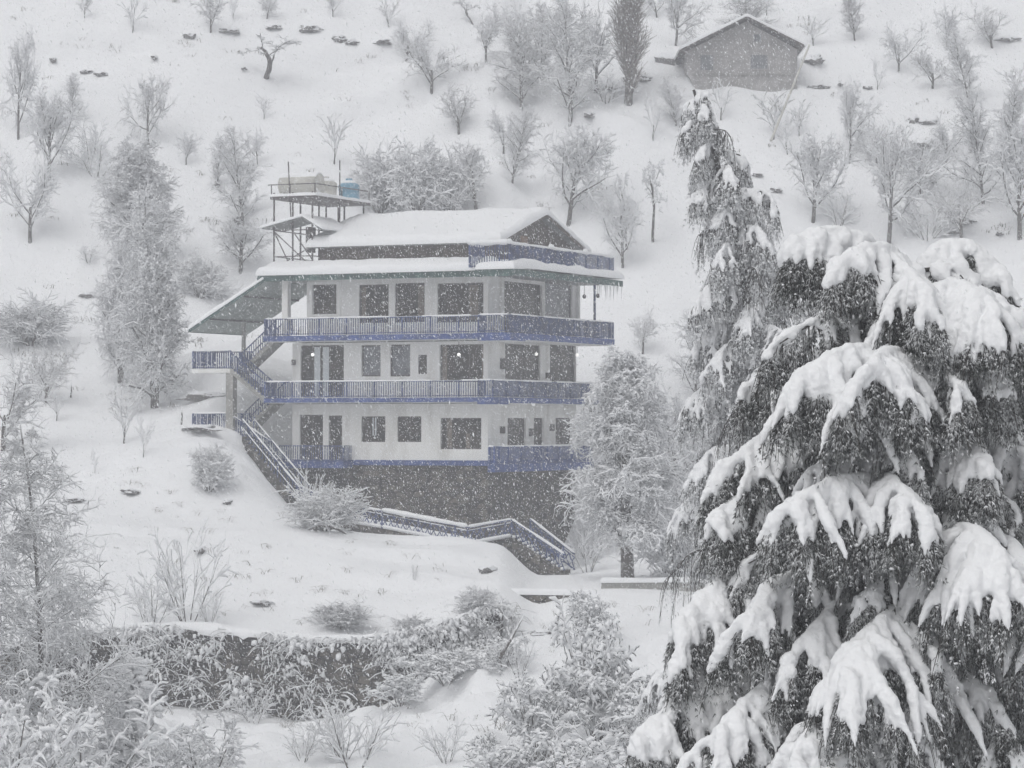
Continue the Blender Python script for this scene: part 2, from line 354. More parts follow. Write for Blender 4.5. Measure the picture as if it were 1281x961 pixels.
# --- walls with real openings
class Facade:
    def __init__(s, kind): s.kind = kind; s.op = []
    def rect(s, px0, px1, py0, py1):
        if s.kind == 'front':
            a, b = fu(px0), fu(px1); mid = (a + b) / 2; z1, z0 = zz(py0, mid, 0), zz(py1, mid, 0)
        else:
            a, b = sv_(px0), sv_(px1); mid = (a + b) / 2; z1, z0 = zz(py0, W, mid), zz(py1, W, mid)
        s.op.append((a, b, z0, z1)); return a, b, z0, z1
    def boxl(s, mb, a, b, d0, d1, z0, z1):       # d = depth into the house
        if s.kind == 'front': mb.box(a, b, d0, d1, z0, z1)
        else: mb.box(W - d1, W - d0, a, b, z0, z1)
    def wall(s, mb, a0, a1, z0, z1, th=.25):
        ops = [o for o in s.op if o[0] < a1 and o[1] > a0 and o[2] < z1 and o[3] > z0]
        ua = sorted({a0, a1} | {min(max(x, a0), a1) for o in ops for x in o[:2]}); za = sorted({z0, z1} | {min(max(x, z0), z1) for o in ops for x in o[2:]})
        for i in range(len(ua) - 1):
            for j in range(len(za) - 1):
                c = ((ua[i] + ua[i + 1]) / 2, (za[j] + za[j + 1]) / 2)
                if any(o[0] < c[0] < o[1] and o[2] < c[1] < o[3] for o in ops): continue
                s.boxl(mb, ua[i], ua[i + 1], 0, th, za[j], za[j + 1])
FR, SD = Facade('front'), Facade('side')
def window(fc, px0, px1, py0, py1, mull=(), name='window', glass='glass', sill=None, frame='frame', fw=.06, zmin=None, label=None, extra=None, cur='curtain'):
    a, b, z0, z1 = fc.rect(px0, px1, py0, py1)
    if zmin is not None:
        fc.op[-1] = (a, b, max(z0, zmin), z1); z0 = max(z0, zmin)
    f = MB()
    fc.boxl(f, a, b, .10, .18, z1 - fw, z1); fc.boxl(f, a, b, .10, .18, z0, z0 + fw)
    fc.boxl(f, a, a + fw, .10, .18, z0 + fw, z1 - fw); fc.boxl(f, b - fw, b, .10, .18, z0 + fw, z1 - fw)
    for t in mull:
        c = a + (b - a) * t; fc.boxl(f, c - .03, c + .03, .11, .17, z0 + fw, z1 - fw)
    fo = f.build(name, M[frame], house)
    if label: fo['label'] = label
    g = MB(); fc.boxl(g, a + fw, b - fw, .135, .155, z0 + fw, z1 - fw); g.build('pane', M[glass], fo)
    if extra:
        for (t0, t1, k0, k1) in extra:
            c = MB(); fc.boxl(c, a + (b - a) * t0, a + (b - a) * t1, .125, .132, z0 + (z1 - z0) * k0, z0 + (z1 - z0) * k1); c.build('curtain', M[cur], fo)
    return fo
# ground floor
window(FR, 375, 404, 519, 578, (.5,), 'door', zmin=.02); window(FR, 411, 428, 520, 578, (), 'door', zmin=.02, fw=.08)
window(FR, 452, 482, 521, 553, (.5,), extra=[(.42, .58, .25, .97)]); window(FR, 497, 527, 521, 553, (.5,)); window(FR, 551, 602, 523, 562, (.12, .88), extra=[(.14, .26, .03, .96), (.6, .7, .03, .5)], cur='drape')
window(SD, 635, 658, 523, 558, (.5,)); window(SD, 668, 680, 523, 580, (), 'door', zmin=.02); window(SD, 695, 715, 523, 556, (.5,))
# middle floor
window(FR, 376, 430, 432, 497, (.28, .47, .65), 'door', zmin=3.17, extra=[(.29, .43, .0, .97), (.49, .63, .0, .97)])
window(FR, 452, 476, 432, 471, (), glass='glass2'); window(FR, 488, 513, 431, 471, (), glass='glass2'); window(FR, 523, 534, 444, 468, (), label='small vent window')
window(FR, 550, 607, 431, 478, (.63,), extra=[(.04, .14, .03, .96), (.9, .97, .03, .96)], cur='drape'); window(SD, 632, 676, 431, 478, (.6,)); window(SD, 688, 720, 431, 480, (.5,))
# upper floor
window(FR, 391, 421, 356, 393, (), label='square window with a wide white surround'); window(FR, 449, 486, 356, 404, (.5,), extra=[(.06, .2, .05, .95)], cur='drape'); window(FR, 494, 531, 354, 403, (.5,), extra=[(.74, .94, .05, .95)], cur='drape')
window(FR, 547, 608, 354, 403, (.62, .85), extra=[(.64, .82, .05, .95)], cur='drape'); window(SD, 631, 678, 354, 420, (.5, .9), 'door', zmin=6.32); window(SD, 682, 716, 354, 420, (), 'door', glass='glass2', zmin=6.32, label='grey curtained balcony door')
Z1, Z2, Z3 = 3.15, 6.3, 9.25
for (z0, z1, u0) in ((0.0, Z1 - .25, 0), (Z1, Z2 - .28, 0), (Z2, Z3, .9)):
    wb = MB(); FR.wall(wb, u0, W - .25, z0, z1); SD.wall(wb, 0, D, z0, z1)
    wb.box(u0, W - .25, D - .25, D, z0, z1); wb.box(u0, u0 + .25, .25, D - .25, z0, z1)
    # partitions that keep the rooms dark
    for uu in (3.0, 6.2): wb.box(uu, uu + .12, 4.0, D - .3, z0, z1)
    wb.box(.3 + u0, W - .3, 4.0, 4.1, z0, z1)
    wb.build('wall', M['wall'], house)
sl = MB()
for z in (Z1, Z2): sl.box(.02, W - .02, .02, D - .02, z - .24, z - .01)
sl.build('floor_slab', M['concrete'], house)
# window surround of the upper left room, corner pillars, plinth band
t = MB(); a, b, z0, z1 = FR.op[-4] if False else FR.op[[i for i, o in enumerate(FR.op) if abs(o[0] - fu(391)) < .01][0]]
for q in ((a - .32, a - .01, z0 - .15, z1 + .15), (b + .01, b + .25, z0 - .15, z1 + .15), (a - .01, b + .01, z0 - .15, z0 - .01), (a - .01, b + .01, z1 + .01, z1 + .15)):
    t.box(q[0], q[1], -.05, -.002, q[2], q[3])
t.build('window_surround', M['wall'], house)
for (u, v, zt, zb, s) in ((-.05, -.55, Z3, Z2 + .03, .34), (W + .05, D + .05, Z3, Z2 + .03, .22)):
    pb = MB(); pb.box(u - s / 2, u + s / 2, v - s / 2, v + s / 2, zb, zt); pb.build('pillar', M['wall'], house)
pb = MB(); pb.bar((W + 1.15, D - .2, Z2 + .1), (W + 1.15, D - .2, Z3), .1); pb.build('pillar', M['blue_dark'], house)
pl = MB(); pl.box(-.05, W + .05, -.06, -.003, -.2, .06); pl.box(W + .003, W + .06, -.003, D, -.2, .06); pl.build('plinth_band', M['blue'], house)
# stone base under the ground floor
sb = MB(); sb.box(-.8, W - .1, .15, D, -7.5, -.25); sb.build('stone_base', M['stone'], house)
# the base is recessed in bays: piers stand proud of it
for u in (2.0, 4.6, 7.2, 9.8):
    pb = MB(); pb.box(u, u + .5, -.08, .147, -7.5, -.25); pb.build('stone_pier', M['stone'], house)

# --- balconies
def railing(mb, pts, h=.88, sp=.13, w=.034, z=None):
    for a, b in zip(pts[:-1], pts[1:]):
        a = np.array(a, float); b = np.array(b, float); up = np.array([0, 0, 1.])
        mb.bar(a + up * h, b + up * h, .07, .05); mb.bar(a + up * .09, b + up * .09, .05, .04)
        L = np.linalg.norm((b - a)[:2]); n = max(1, int(L / sp))
        for i in range(n + 1):
            p = a + (b - a) * i / n; big = i % 12 == 0
            mb.bar(p + up * .03, p + up * (h - .02), .075 if big else w)
US = fu(597, -1.9)
def balcony(z, th, front_v, step_v, right_u, u_left, v_back, h, label, rs=0):
    b_ = MB()
    b_.box(u_left, US, front_v, -.062, z - th, z); b_.box(US + .001, W + right_u, step_v, -.062, z - th - .12, z)
    b_.box(W + .062, W + right_u, -.060, v_back, z - th - .05, z)
    o = b_.build('balcony', M['blue'], house); o['label'] = label
    u = MB(); u.box(u_left + .05, US, front_v + .08, -.07, z - th - .03, z - th - .004); u.box(US + .05, W + right_u - .08, step_v + .08, -.07, z - th - .15, z - th - .124)
    u.box(W + .07, W + right_u - .08, -.05, v_back - .05, z - th - .08, z - th - .054); u.build('soffit', M['wall'], o)
    r = MB(); e = .06
    pts = [(u_left + e, -.1, z), (u_left + e, front_v + e, z), (US + e, front_v + e, z), (US + e, step_v + e, z), (W + right_u - e, step_v + e, z), (W + right_u - e, v_back - e, z), (W + .2, v_back - e, z)]
    railing(r, pts, h); r.build('railing', M['blue_dark'], o)
    s = MB()
    for i, (p, q) in enumerate(zip(pts[:-1], pts[1:])): snow_rail(s, (p[0], p[1], z + h), (q[0], q[1], z + h), .05, i + rs, gap=.25)
    s.build('snow_cover', M['snow'], o, True)
    return o
balcony(Z2 + .06, .27, -1.2, -1.9, 2.1, -1.03, D + .25, .86, 'uppermost balcony, reaching furthest past the right wall', 1)
balcony(Z1 + .04, .22, -1.2, -1.9, 1.2, -1.0, D + .25, .82, 'middle balcony with its corner bay', 11)
# ground floor: one at the left door, one at the right corner
b_ = MB(); ur = fu(430, -1); b_.box(-.4, ur, -1.0, -.062, -.35, -.03); lo = b_.build('balcony', M['blue'], house); lo['label'] = 'short ground floor balcony at the left doors'
r = MB(); railing(r, [(-.34, -.94, -.03), (ur - .06, -.94, -.03), (ur - .06, -.1, -.03)], .8); r.build('railing', M['blue_dark'], lo)
ug = fu(610, -1.3); b_ = MB(); b_.box(ug, W + 1.0, -1.3, -.062, -.5, -.1); b_.box(W + .062, W + 1.0, -.06, D, -.5, -.1)
lo = b_.build('balcony', M['blue'], house); lo['label'] = 'ground floor corner balcony on the right'
r = MB(); railing(r, [(ug + .06, -.1, -.1), (ug + .06, -1.24, -.1), (W + .94, -1.24, -.1), (W + .94, D - .06, -.1)], .85); r.build('railing', M['blue'], lo)
s = MB(); snow_rail(s, (ug, -1.24, .75), (W + .94, -1.24, .75), .05, 4, .3); snow_rail(s, (W + .94, -1.24, .75), (W + .94, D, .75), .05, 5, .3); s.build('snow_cover', M['snow'], lo, True)

# --- lamps, meter boxes
def sphere(mb, c, r, n=8, sq=1.0):
    th = np.linspace(0, math.pi, n); P = np.array([[c[0], c[1], c[2] + r * sq * math.cos(t)] for t in th]); R = np.array([max(.003, r * math.sin(t)) for t in th])
    k = 10; a = np.arange(k) * 2 * math.pi / k
    V = np.stack([P[:, None, 0] + R[:, None] * np.cos(a), P[:, None, 1] + R[:, None] * np.sin(a), np.repeat(P[:, 2:3], k, 1)], -1).reshape(-1, 3)
    Q = [(i * k + j, (i + 1) * k + j, (i + 1) * k + (j + 1) % k, i * k + (j + 1) % k) for i in range(n - 1) for j in range(k)]
    mb.add(V, Q)
for (u, v, z) in ((fu(391, -.9), -.9, zz(444, 1, -.9)), (fu(574, -1.2), -1.2, zz(444, 9, -1.2)), (W + .6, sv_(671, W + .6), zz(443, W, 4)), (W + 1.0, sv_(722, W + 1.0), zz(444, W, 8))):
    g = MB(); sphere(g, (u, v, z), .085); lo = g.build('lamp', M['globe'], house, True)
    c = MB(); c.bar((u, v, z + .1), (u, v, Z2 - .36), .02); c.build('lamp_rod', M['steel'], lo)
for (px, py) in ((731, 371), (748, 370)):
    u = W + 1.7; v = sv_(px, u); z = zz(py, u, v); g = MB(); sphere(g, (u, v, z), .10, sq=1.2); lo = g.build('lamp', M['steel'], house, True); lo['label'] = 'unlit pendant lamp under the eave'
    c = MB(); c.bar((u, v, z + .1), (u, v, Z3 - .02), .02); c.build('lamp_rod', M['steel'], lo)
for (px, py, h_) in ((627, 455, .55), (627, 538, .35), (663, 541, .4), (689, 535, .35), (684, 470, .3)):
    v = sv_(px); z = zz(py, W, v); g = MB(); g.box(W + .003, W + .16, v - .16, v + .16, z - h_ / 2, z + h_ / 2); g.build('wall_lantern', M['frame'], house)
g = MB(); u = fu(368); g.box(u - .1, u + .1, -.12, -.003, zz(457, 0, 0), zz(450, 0, 0)); g.build('wall_lantern', M['frame'], house)

# --- main eave roof with snow
RU0, RU1, RV0, RV1 = -1.25, W + 2.35, -1.35, D + .7
rb = MB(); rb.box(RU0, US, RV0, RV1, Z3 + .002, Z3 + .2); rb.box(US + .002, RU1, -2.05, RV1, Z3 + .002, Z3 + .2)
roof = rb.build('roof', M['roof_tin'], house)
f = MB()
f.box(RU0 - .04, US - .045, RV0 - .04, RV0 - .002, Z3 - .10, Z3 + .21); f.box(US - .04, US - .002, -2.09, RV0 - .002, Z3 - .14, Z3 + .21)
f.box(US - .002, RU1 + .04, -2.09, -2.052, Z3 - .14, Z3 + .21); f.box(RU1 + .002, RU1 + .04, -2.05, RV1, Z3 - .10, Z3 + .21); f.box(RU0 - .04, RU0 - .002, RV0, RV1, Z3 - .10, Z3 + .21)
f.build('fascia', M['green'], roof)
s = MB()
rise = lambda U, V: Z3 + .2 + .42 * sstep(RV0, .5, V)
snow_sheet(s, RU0 - .1, US + .05, RV0 - .12, .66, rise, .42, .3, 70, 10, seed=1)
snow_sheet(s, US + .0, RU1 + .12, -2.18, D + .75, lambda U, V: Z3 + .2 + 0 * U + .1 * sstep(-2, 0, V), .42, .32, 18, 60, seed=5)
snow_sheet(s, RU0 - .1, 1.3, .5, D + .75, lambda U, V: Z3 + .2 + .3 * sstep(RU0, 1, U), .4, .3, 14, 50, seed=8)
s.build('snow_cover', M['snow'], roof, True)
ic = MB()
for i in range(26):
    v = RNG.uniform(D - 2.4, D + .6); l_ = RNG.uniform(.2, .9); P = np.array([[RU1 + .02, v, Z3 - .1 - l_ * t] for t in (0, .5, 1)])
    ic.tubes(P[None], np.array([[.025, .014, .003]]), 5)
ic.build('icicles', M['snow'], roof, True)
# terrace rail on the roof
r = MB(); zt = Z3 + .30; u0 = fu(588, -1.7); h_ = 1.15
pts = [(u0, -.2, zt), (u0, -1.75, zt), (W + 2.0, -1.75, zt), (W + 2.0, D + .35, zt)]
railing(r, pts, h_); ro = r.build('terrace_railing', M['blue_dark'], house)
s = MB()
for i, (p, q) in enumerate(zip(pts[:-1], pts[1:])): snow_rail(s, (p[0], p[1], zt + h_), (q[0], q[1], zt + h_), (.13, .15, .08)[i], i + 30)
for p in (pts[1], pts[2], (W + 2.0, 3.2, zt), (W + 2.0, 7.5, zt)): sphere(s, (p[0], p[1], zt + h_ + .12), .14)
s.build('snow_cover', M['snow'], ro, True)

# --- attic
AV0, AV1, AU0, AU1 = .62, D - .1, 1.2, W + .1
EZ, RZ = 11.0, 12.6; vm = (AV0 + AV1) / 2; slope = (RZ - EZ) / (vm - AV0)
prof = [(AV0, Z3 + .205), (AV1, Z3 + .205), (AV1, EZ), (vm, RZ), (AV0, EZ)]
ab = MB(); ab.prism(prof, 0, AU0, AU1); attic = ab.build('attic_wall', M['wood'], house)
for (px, w_, h2, mm, nm) in ((655, .85, 1.8, 'door_wood', 'door'), (684, .6, 1.0, 'door_wood', 'shutter'), (705, .7, .8, 'wood', 'shutter')):
    v = sv_(px, AU1 + .02); g = MB(); g.box(AU1 + .003, AU1 + .05, v - w_ / 2, v + w_ / 2, Z3 + .3, Z3 + .4 + h2); g.build(nm, M[mm], attic)
g = MB()
for k in range(28):
    v = AV0 + .2 + k * (AV1 - AV0 - .4) / 27; top = RZ - abs(v - vm) * slope - .12
    g.bar((AU1 + .012, v, Z3 + .3), (AU1 + .012, v, top), .05, .02)
g.build('battens', M['wood'], attic)
OV = .45
def gab(U, V): return RZ + .08 - np.abs(V - vm) * slope
rb = MB()
for sgn in (-1, 1):
    ve = AV0 - OV if sgn < 0 else AV1 + OV; ze = RZ - abs(ve - vm) * slope
    rb.prism([(vm, RZ + .01), (vm, RZ + .10), (ve, ze + .10), (ve, ze + .01)], 0, AU0 - .35, AU1 + .5)
ar = rb.build('attic_roof', M['roof_tin'], house)
bb = MB()
for sgn in (-1, 1):
    ve = AV0 - OV if sgn < 0 else AV1 + OV; ze = RZ - abs(ve - vm) * slope
    bb.bar((AU1 + .52, vm, RZ + .02), (AU1 + .52, ve, ze + .02), .04, .2)
bb.build('barge_board', M['wood'], ar)
s = MB(); snow_sheet(s, AU0 - .5, AU1 + .62, AV0 - OV - .12, AV1 + OV + .12, lambda U, V: RZ + .11 - np.sqrt((V - vm) ** 2 + .06) * slope, .40, .35, 70, 40, seed=12)
s.build('snow_cover', M['snow'], ar, True)

# --- stairs on the left: zig-zag flights, landings, canopy
def flight(name, a, b, wdt, n=10, mtl='concrete', rail_h=.85, sides=(-1, 1), snow=.0, rail_mat='blue_dark'):
    """a,b: (u,v_centre,z) ends; steps plus stringer"""
    m_ = MB(); du = (b[0] - a[0]) / n; dv = (b[1] - a[1]) / n; dz = (b[2] - a[2]) / n
    a = np.array(a, float); b = np.array(b, float); d = (b - a)[:2] / np.linalg.norm((b - a)[:2]); q = np.array([-d[1], d[0], 0]) * wdt / 2
    lo_ = a if a[2] < b[2] else b; hi_ = b if a[2] < b[2] else a
    for i in range(n):
        p = lo_ + (hi_ - lo_) * i / n; p2 = lo_ + (hi_ - lo_) * (i + 1) / n; z = p2[2]
        v8 = [p - q, p + q, p2 + q, p2 - q]; bot = [np.array([c[0], c[1], p[2] - .22]) for c in v8[:2]] + [np.array([c[0], c[1], p2[2] - .22]) for c in v8[2:]]
        top = [np.array([c[0], c[1], z]) for c in v8]
        m_.add(bot + top, [(3, 2, 1, 0), (4, 5, 6, 7), (0, 1, 5, 4), (1, 2, 6, 5), (2, 3, 7, 6), (3, 0, 4, 7)])
    o = m_.build(name, M[mtl], house if name == 'staircase' else None, False)
    r_ = MB(); sn = MB()
    for k, sg in enumerate(sides):
        railing(r_, [a + q * sg * .92, b + q * sg * .92], rail_h)
        if snow:
            up = np.array([0, 0, rail_h]); snow_rail(sn, a + q * sg * .92 + up, b + q * sg * .92 + up, snow, k + int(a[2] * 10) % 50, .2)
    r_.build('railing', M[rail_mat], o)
    if snow:
        for i in range(n):
            p = lo_ + (hi_ - lo_) * (i + .5) / n; p[2] = lo_[2] + (hi_[2] - lo_[2]) * (i + 1) / n
            snow_rail(sn, p - q, p + q, .06, i, 0, .02)
        sn.build('snow_cover', M['snow'], o, True)
    return o
LU0, LU1 = -5.3, -3.0
flight('staircase', (-1.0, -.65, Z1 + .04), (LU1, -.65, 4.72), 1.0, sides=(-1, 1))
flight('staircase', (LU1, .55, 4.72), (-1.0, .55, Z2 + .06), 1.0, sides=(-1, 1))
flight('staircase', (LU1, .55, 1.50), (-1.0, .55, Z1 + .04), 1.0, sides=(-1, 1))
flight('staircase', (-.4, -.55, -.05), (LU1, -.55, 1.50), 1.0, sides=(1,), snow=.04)
for (z, l2) in ((4.72, 'landing under the canopy'), (1.50, 'lower landing by the hillside')):
    b_ = MB(); b_.box(LU0, LU1, -1.15, 1.15, z - .2, z); o = b_.build('landing', M['wall'], house); o['label'] = l2
    r = MB(); railing(r, [(LU1, -1.1, z), (LU0 + .05, -1.1, z), (LU0 + .05, 1.1, z), (LU1, 1.1, z)], .92); r.build('railing', M['blue_dark'], o)
    s = MB(); snow_rail(s, (LU1, -1.1, z + .92), (LU0, -1.1, z + .92), .05, 3, .15); snow_rail(s, (LU0 + .05, -1.1, z + .92), (LU0 + .05, 1.1, z + .92), .05, 4, .15)
    snow_sheet(s, LU0 + .1, LU1 - .1, -1.05, 1.05, lambda U, V: z + 0 * U, .16, .15, 12, 12, seed=20); s.build('snow_cover', M['snow'], o, True)
for (u, v, z0, z1, s_) in ((-3.05, -.95, -1.5, 1.29, .42), (-3.05, -.95, 1.52, 4.5, .42), (-4.9, .9, -1.0, 1.29, .3), (-3.4, .9, 4.73, 7.2, .16)):
    pb = MB(); pb.box(u - s_ / 2, u + s_ / 2, v - s_ / 2, v + s_ / 2, z0, z1); pb.build('pillar', M['concrete'], house)
# canopy: a tin plane sloping down to the left
cu0, cu1 = -5.35, -.95; cz0, cz1 = 6.72, 9.22; cv0, cv1 = -1.35, 4.6
cz = lambda u: cz0 + (cz1 - cz0) * (u - cu0) / (cu1 - cu0)
c = MB(); c.prism([(cu0, cz0 - .07), (cu1, cz1 - .07), (cu1, cz1 + .02), (cu0, cz0 + .02)], 1, cv0, cv1); can = c.build('canopy_roof', M['canopy_tin'], house)
c = MB(); c.bar((cu0, cv0 - .03, cz0 - .02), (cu1, cv0 - .03, cz1 - .02), .05, .2); c.bar((cu0 - .03, cv0, cz0 - .03), (cu0 - .03, cv1, cz0 - .03), .05, .16); c.build('fascia', M['green'], can)
c = MB()
for k in range(2): u = cu0 + 1.2 + k * 2.0; c.bar((u, cv0 + .1, cz(u) - .12), (u, cv1 - .1, cz(u) - .12), .06, .09)
c.build('purlin', M['steel'], can)
s = MB(); snow_sheet(s, cu0 - .08, cu1 + .05, cv0 - .1, cv1, lambda U, V: cz0 + .03 + (cz1 - cz0) * (U - cu0) / (cu1 - cu0), .26, .22, 30, 30, seed=22); s.build('snow_cover', M['snow'], can, True)

# ------------------------------------------------------------------ walkway below the house
def hw(px, py, Y): return at(px, py, Y)
wk = empty('walkway', tuple(at(560, 680, 142)))
tag(wk, 'snow-covered walkway on a stone wall, with blue lattice railing and steps down', 'walkway')
inv = -np.array(wk.location)
pt = [hw(372, 628, 149), hw(425, 652, 146.5), hw(478, 661, 145.0), hw(585, 682, 142.0), hw(640, 672, 143.2)]
pt = [p + inv for p in pt]
back = [p + np.array([.5, 2.6, 0]) for p in pt]
pf = MB()
for a, b, c_, d_ in zip(pt[:-1], pt[1:], back[1:], back[:-1]):
    dn = np.array([0, 0, -.22]); pf.add([a + dn, b + dn, c_ + dn, d_ + dn, a, b, c_, d_], [(3, 2, 1, 0), (4, 5, 6, 7), (0, 1, 5, 4), (1, 2, 6, 5), (2, 3, 7, 6), (3, 0, 4, 7)])
pf.build('platform', M['stone'], wk)
st = MB()
for a, b in zip(pt[1:-1], pt[2:]):
    i_ = np.array([.05, .12, -.225]); dn = np.array([0, 0, -4.0])
    q = [a + i_, b + i_, b + i_ + np.array([0, 2.4, 0]), a + i_ + np.array([0, 2.4, 0])]
    st.add([x + dn for x in q] + q, [(3, 2, 1, 0), (4, 5, 6, 7), (0, 1, 5, 4), (1, 2, 6, 5), (2, 3, 7, 6), (3, 0, 4, 7)])
end = hw(706, 716, 141.0) + inv
a = pt[-1]; i_ = np.array([0, .12, -.3])
q = [a + i_, np.array([end[0], end[1] + .12, end[2] - .3]), np.array([end[0], end[1] + 2.4, end[2] - .3]), a + i_ + np.array([0, 2.4, 0])]
st.add([x + np.array([0, 0, -3.0]) for x in q] + q, [(3, 2, 1, 0), (4, 5, 6, 7), (0, 1, 5, 4), (1, 2, 6, 5), (2, 3, 7, 6), (3, 0, 4, 7)])
st.build('stone_wall', M['stone'], wk)
def lattice(mb, a, b, h=.82):
    a = np.array(a, float); b = np.array(b, float); up = np.array([0, 0, 1.]); L = np.linalg.norm((b - a)[:2]); n = max(2, int(round(L / .36)))
    mb.bar(a + up * h, b + up * h, .08, .06); mb.bar(a + up * .08, b + up * .08, .06, .05); mb.bar(a + up * (h - .16), b + up * (h - .16), .04, .03)
    for i in range(n):
        p = a + (b - a) * i / n; q = a + (b - a) * (i + 1) / n
        mb.bar(p + up * .1, q + up * (h - .16), .035); mb.bar(q + up * .1, p + up * (h - .16), .035)
        if i % 2 == 0: mb.bar(p + up * .08, p + up * h, .03)
        if i % 6 == 0: mb.bar(p, p + up * (h + .02), .08)
r = MB(); s = MB()
for k, (a, b) in enumerate(zip(pt[:-1], pt[1:])):
    lattice(r, a, b); up = np.array([0, 0, .84])
    snow_rail(s, a + up, b + up, (.05, .06, .12, .07)[k], 40 + k); snow_rail(s, a + np.array([0, -.04, .06]), b + np.array([0, -.04, .06]), .08, 50 + k, .2); snow_rail(s, a + np.array([0, .02, .68]), b + np.array([0, .02, .68]), .03, 60 + k, .2)
lattice(r, pt[-1], end)
lattice(r, pt[-1] + np.array([.9, 1.0, 0]), end + np.array([.5, 1.0, 0]))
snow_rail(s, pt[-1] + np.array([0, 0, .84]), end + np.array([0, 0, .84]), .06, 71); snow_rail(s, pt[-1] + np.array([.9, 1., .84]), end + np.array([.5, 1., .84]), .06, 72)
def on_walk(mb):
    for a, b, c_, d_ in zip(pt[:-1], pt[1:], back[1:], back[:-1]):
        n = 10
        for i in range(n):
            t0, t1 = i / n, (i + 1) / n; A, B, C_, D_ = a + (b - a) * t0, a + (b - a) * t1, d_ + (c_ - d_) * t1, d_ + (c_ - d_) * t0
            h = .18
            mb.add([A, B, C_, D_, A + [0, .05, h], B + [0, .05, h], C_ + [0, 0, h], D_ + [0, 0, h]], [(0, 1, 5, 4), (4, 5, 6, 7)])
on_walk(s)
r.build('railing', M['blue_dark'], wk); 
n = 11; stp = MB()
for i in range(n):
    p = pt[-1] + (end - pt[-1]) * i / n; p2 = pt[-1] + (end - pt[-1]) * (i + 1) / n
    stp.add([x for x in ([p[0], p[1] - .25, p[2] - .5], [p2[0], p2[1] - .25, p2[2] - .5], [p2[0] + .3, p2[1] + 1.0, p2[2] - .5], [p[0] + .3, p[1] + 1.0, p[2] - .5],
            [p[0], p[1] - .25, p[2] - .05], [p2[0], p2[1] - .25, p[2] - .05], [p2[0] + .3, p2[1] + 1.0, p[2] - .05], [p[0] + .3, p[1] + 1.0, p[2] - .05])],
            [(3, 2, 1, 0), (4, 5, 6, 7), (0, 1, 5, 4), (1, 2, 6, 5), (2, 3, 7, 6), (3, 0, 4, 7)])
    snow_rail(s, [p[0] + .08, p[1] - .28, p[2] - .05], [p[0] + .35, p[1] + .9, p[2] - .05], .09, 80 + i)
stp.build('steps', M['stone'], wk); s.build('snow_cover', M['snow'], wk, True)
# outdoor steps from the lower landing down to the walkway
os_ = empty('garden_steps', tuple(loc2w(-3.0, -1.8, 1.4))); inv = -np.array(os_.location)
tag(os_, 'long flight of outdoor steps with snow-lined blue handrails running down beside the house front', 'steps')
A_ = at(303, 546, 153.5) + inv; B_ = at(374, 632, 148.5) + inv
m_ = MB(); sn = MB(); rr = MB(); n = 18
for i in range(n):
    p = A_ + (B_ - A_) * i / n; p2 = A_ + (B_ - A_) * (i + 1) / n
    m_.add([[p[0], p[1] - .1, p2[2] - 2.2], [p2[0], p2[1] - .1, p2[2] - 2.2], [p2[0] + .5, p2[1] + 1.1, p2[2] - 2.2], [p[0] + .5, p[1] + 1.1, p2[2] - 2.2],
            [p[0], p[1] - .1, p[2]], [p2[0], p2[1] - .1, p[2]], [p2[0] + .5, p2[1] + 1.1, p[2]], [p[0] + .5, p[1] + 1.1, p[2]]],
           [(3, 2, 1, 0), (4, 5, 6, 7), (0, 1, 5, 4), (1, 2, 6, 5), (2, 3, 7, 6), (3, 0, 4, 7)])
for off, sd_ in (((0, 0, 0), 1), ((.5, 1.05, 0), 2)):
    a = A_ + np.array(off); b = B_ + np.array(off); railing(rr, [a, b], .9, sp=.3)
    snow_rail(sn, a + [0, 0, .9], b + [0, 0, .9], .045, 90 + sd_, .2); snow_rail(sn, a + [0, 0, .45], b + [0, 0, .45], .03, 95 + sd_, .25)
m_.build('flight', M['stone'], os_); rr.build('railing', M['blue_dark'], os_); sn.build('snow_cover', M['snow'], os_, True)

# ------------------------------------------------------------------ tank tower on the roof
tw = empty('tank_tower', tuple(loc2w(-1.2, .2, Z3 + .25)), -A0)
tag(tw, 'rusty steel tower frame carrying water tanks at the left end of the house roof', 'tower')
TU, TV, DZ = 2.25, 5.6, 3.95
m_ = MB()
for u in (0, 1.1, TU):
    for v in (0, TV / 2, TV): m_ = MB(); m_.bar((u, v, -.2), (u, v, DZ if v else DZ + .35), .07); m_.build('leg', M['steel'], tw)
m_ = MB()
for z in (1.0, 2.35):
    for v in (0, TV): m_.bar((0, v, z), (TU, v, z), .05)
    for u in (0, TU): m_.bar((u, 0, z), (u, TV, z), .05)
for (a, b) in (((0, 0, 2.3), (TU, 0, .4)), ((0, 0, 2.3), (0.9, 0, .6)), ((0, 0, .4), (0, TV, 2.3)), ((TU, 0, 2.3), (TU, TV / 2, .4)), ((TU, TV / 2, .4), (TU, TV, 2.3)), ((1.1, 0, 2.3), (TU, 0, .8)), ((0, TV, .4), (TU, TV, 2.3))): m_.bar(a, b, .045)
m_.build('bracing', M['steel'], tw)
m_ = MB(); m_.box(-.15, TU + .25, -.15, TV + .3, DZ, DZ + .14); deck = m_.build('deck', M['steel'], tw)
s = MB(); snow_sheet(s, -.2, TU + .3, -.2, TV + .35, lambda U, V: DZ + .14 + 0 * U, .16, .15, 14, 24, seed=31); s.build('snow_cover', M['snow'], deck, True)
m_ = MB(); hh = .75
for (u, v) in ((-.1, -.1), (TU + .2, -.1), (-.1, TV + .25), (TU + .2, TV + .25), (TU + .2, 2.8), (1.0, -.1)): m_.bar((u, v, DZ), (u, v, DZ + hh), .045)
m_.bar((-.3, -.1, DZ + hh), (TU + .2, -.1, DZ + hh), .05); m_.bar((TU + .2, -.1, DZ + hh), (TU + .2, TV + .25, DZ + hh), .05)
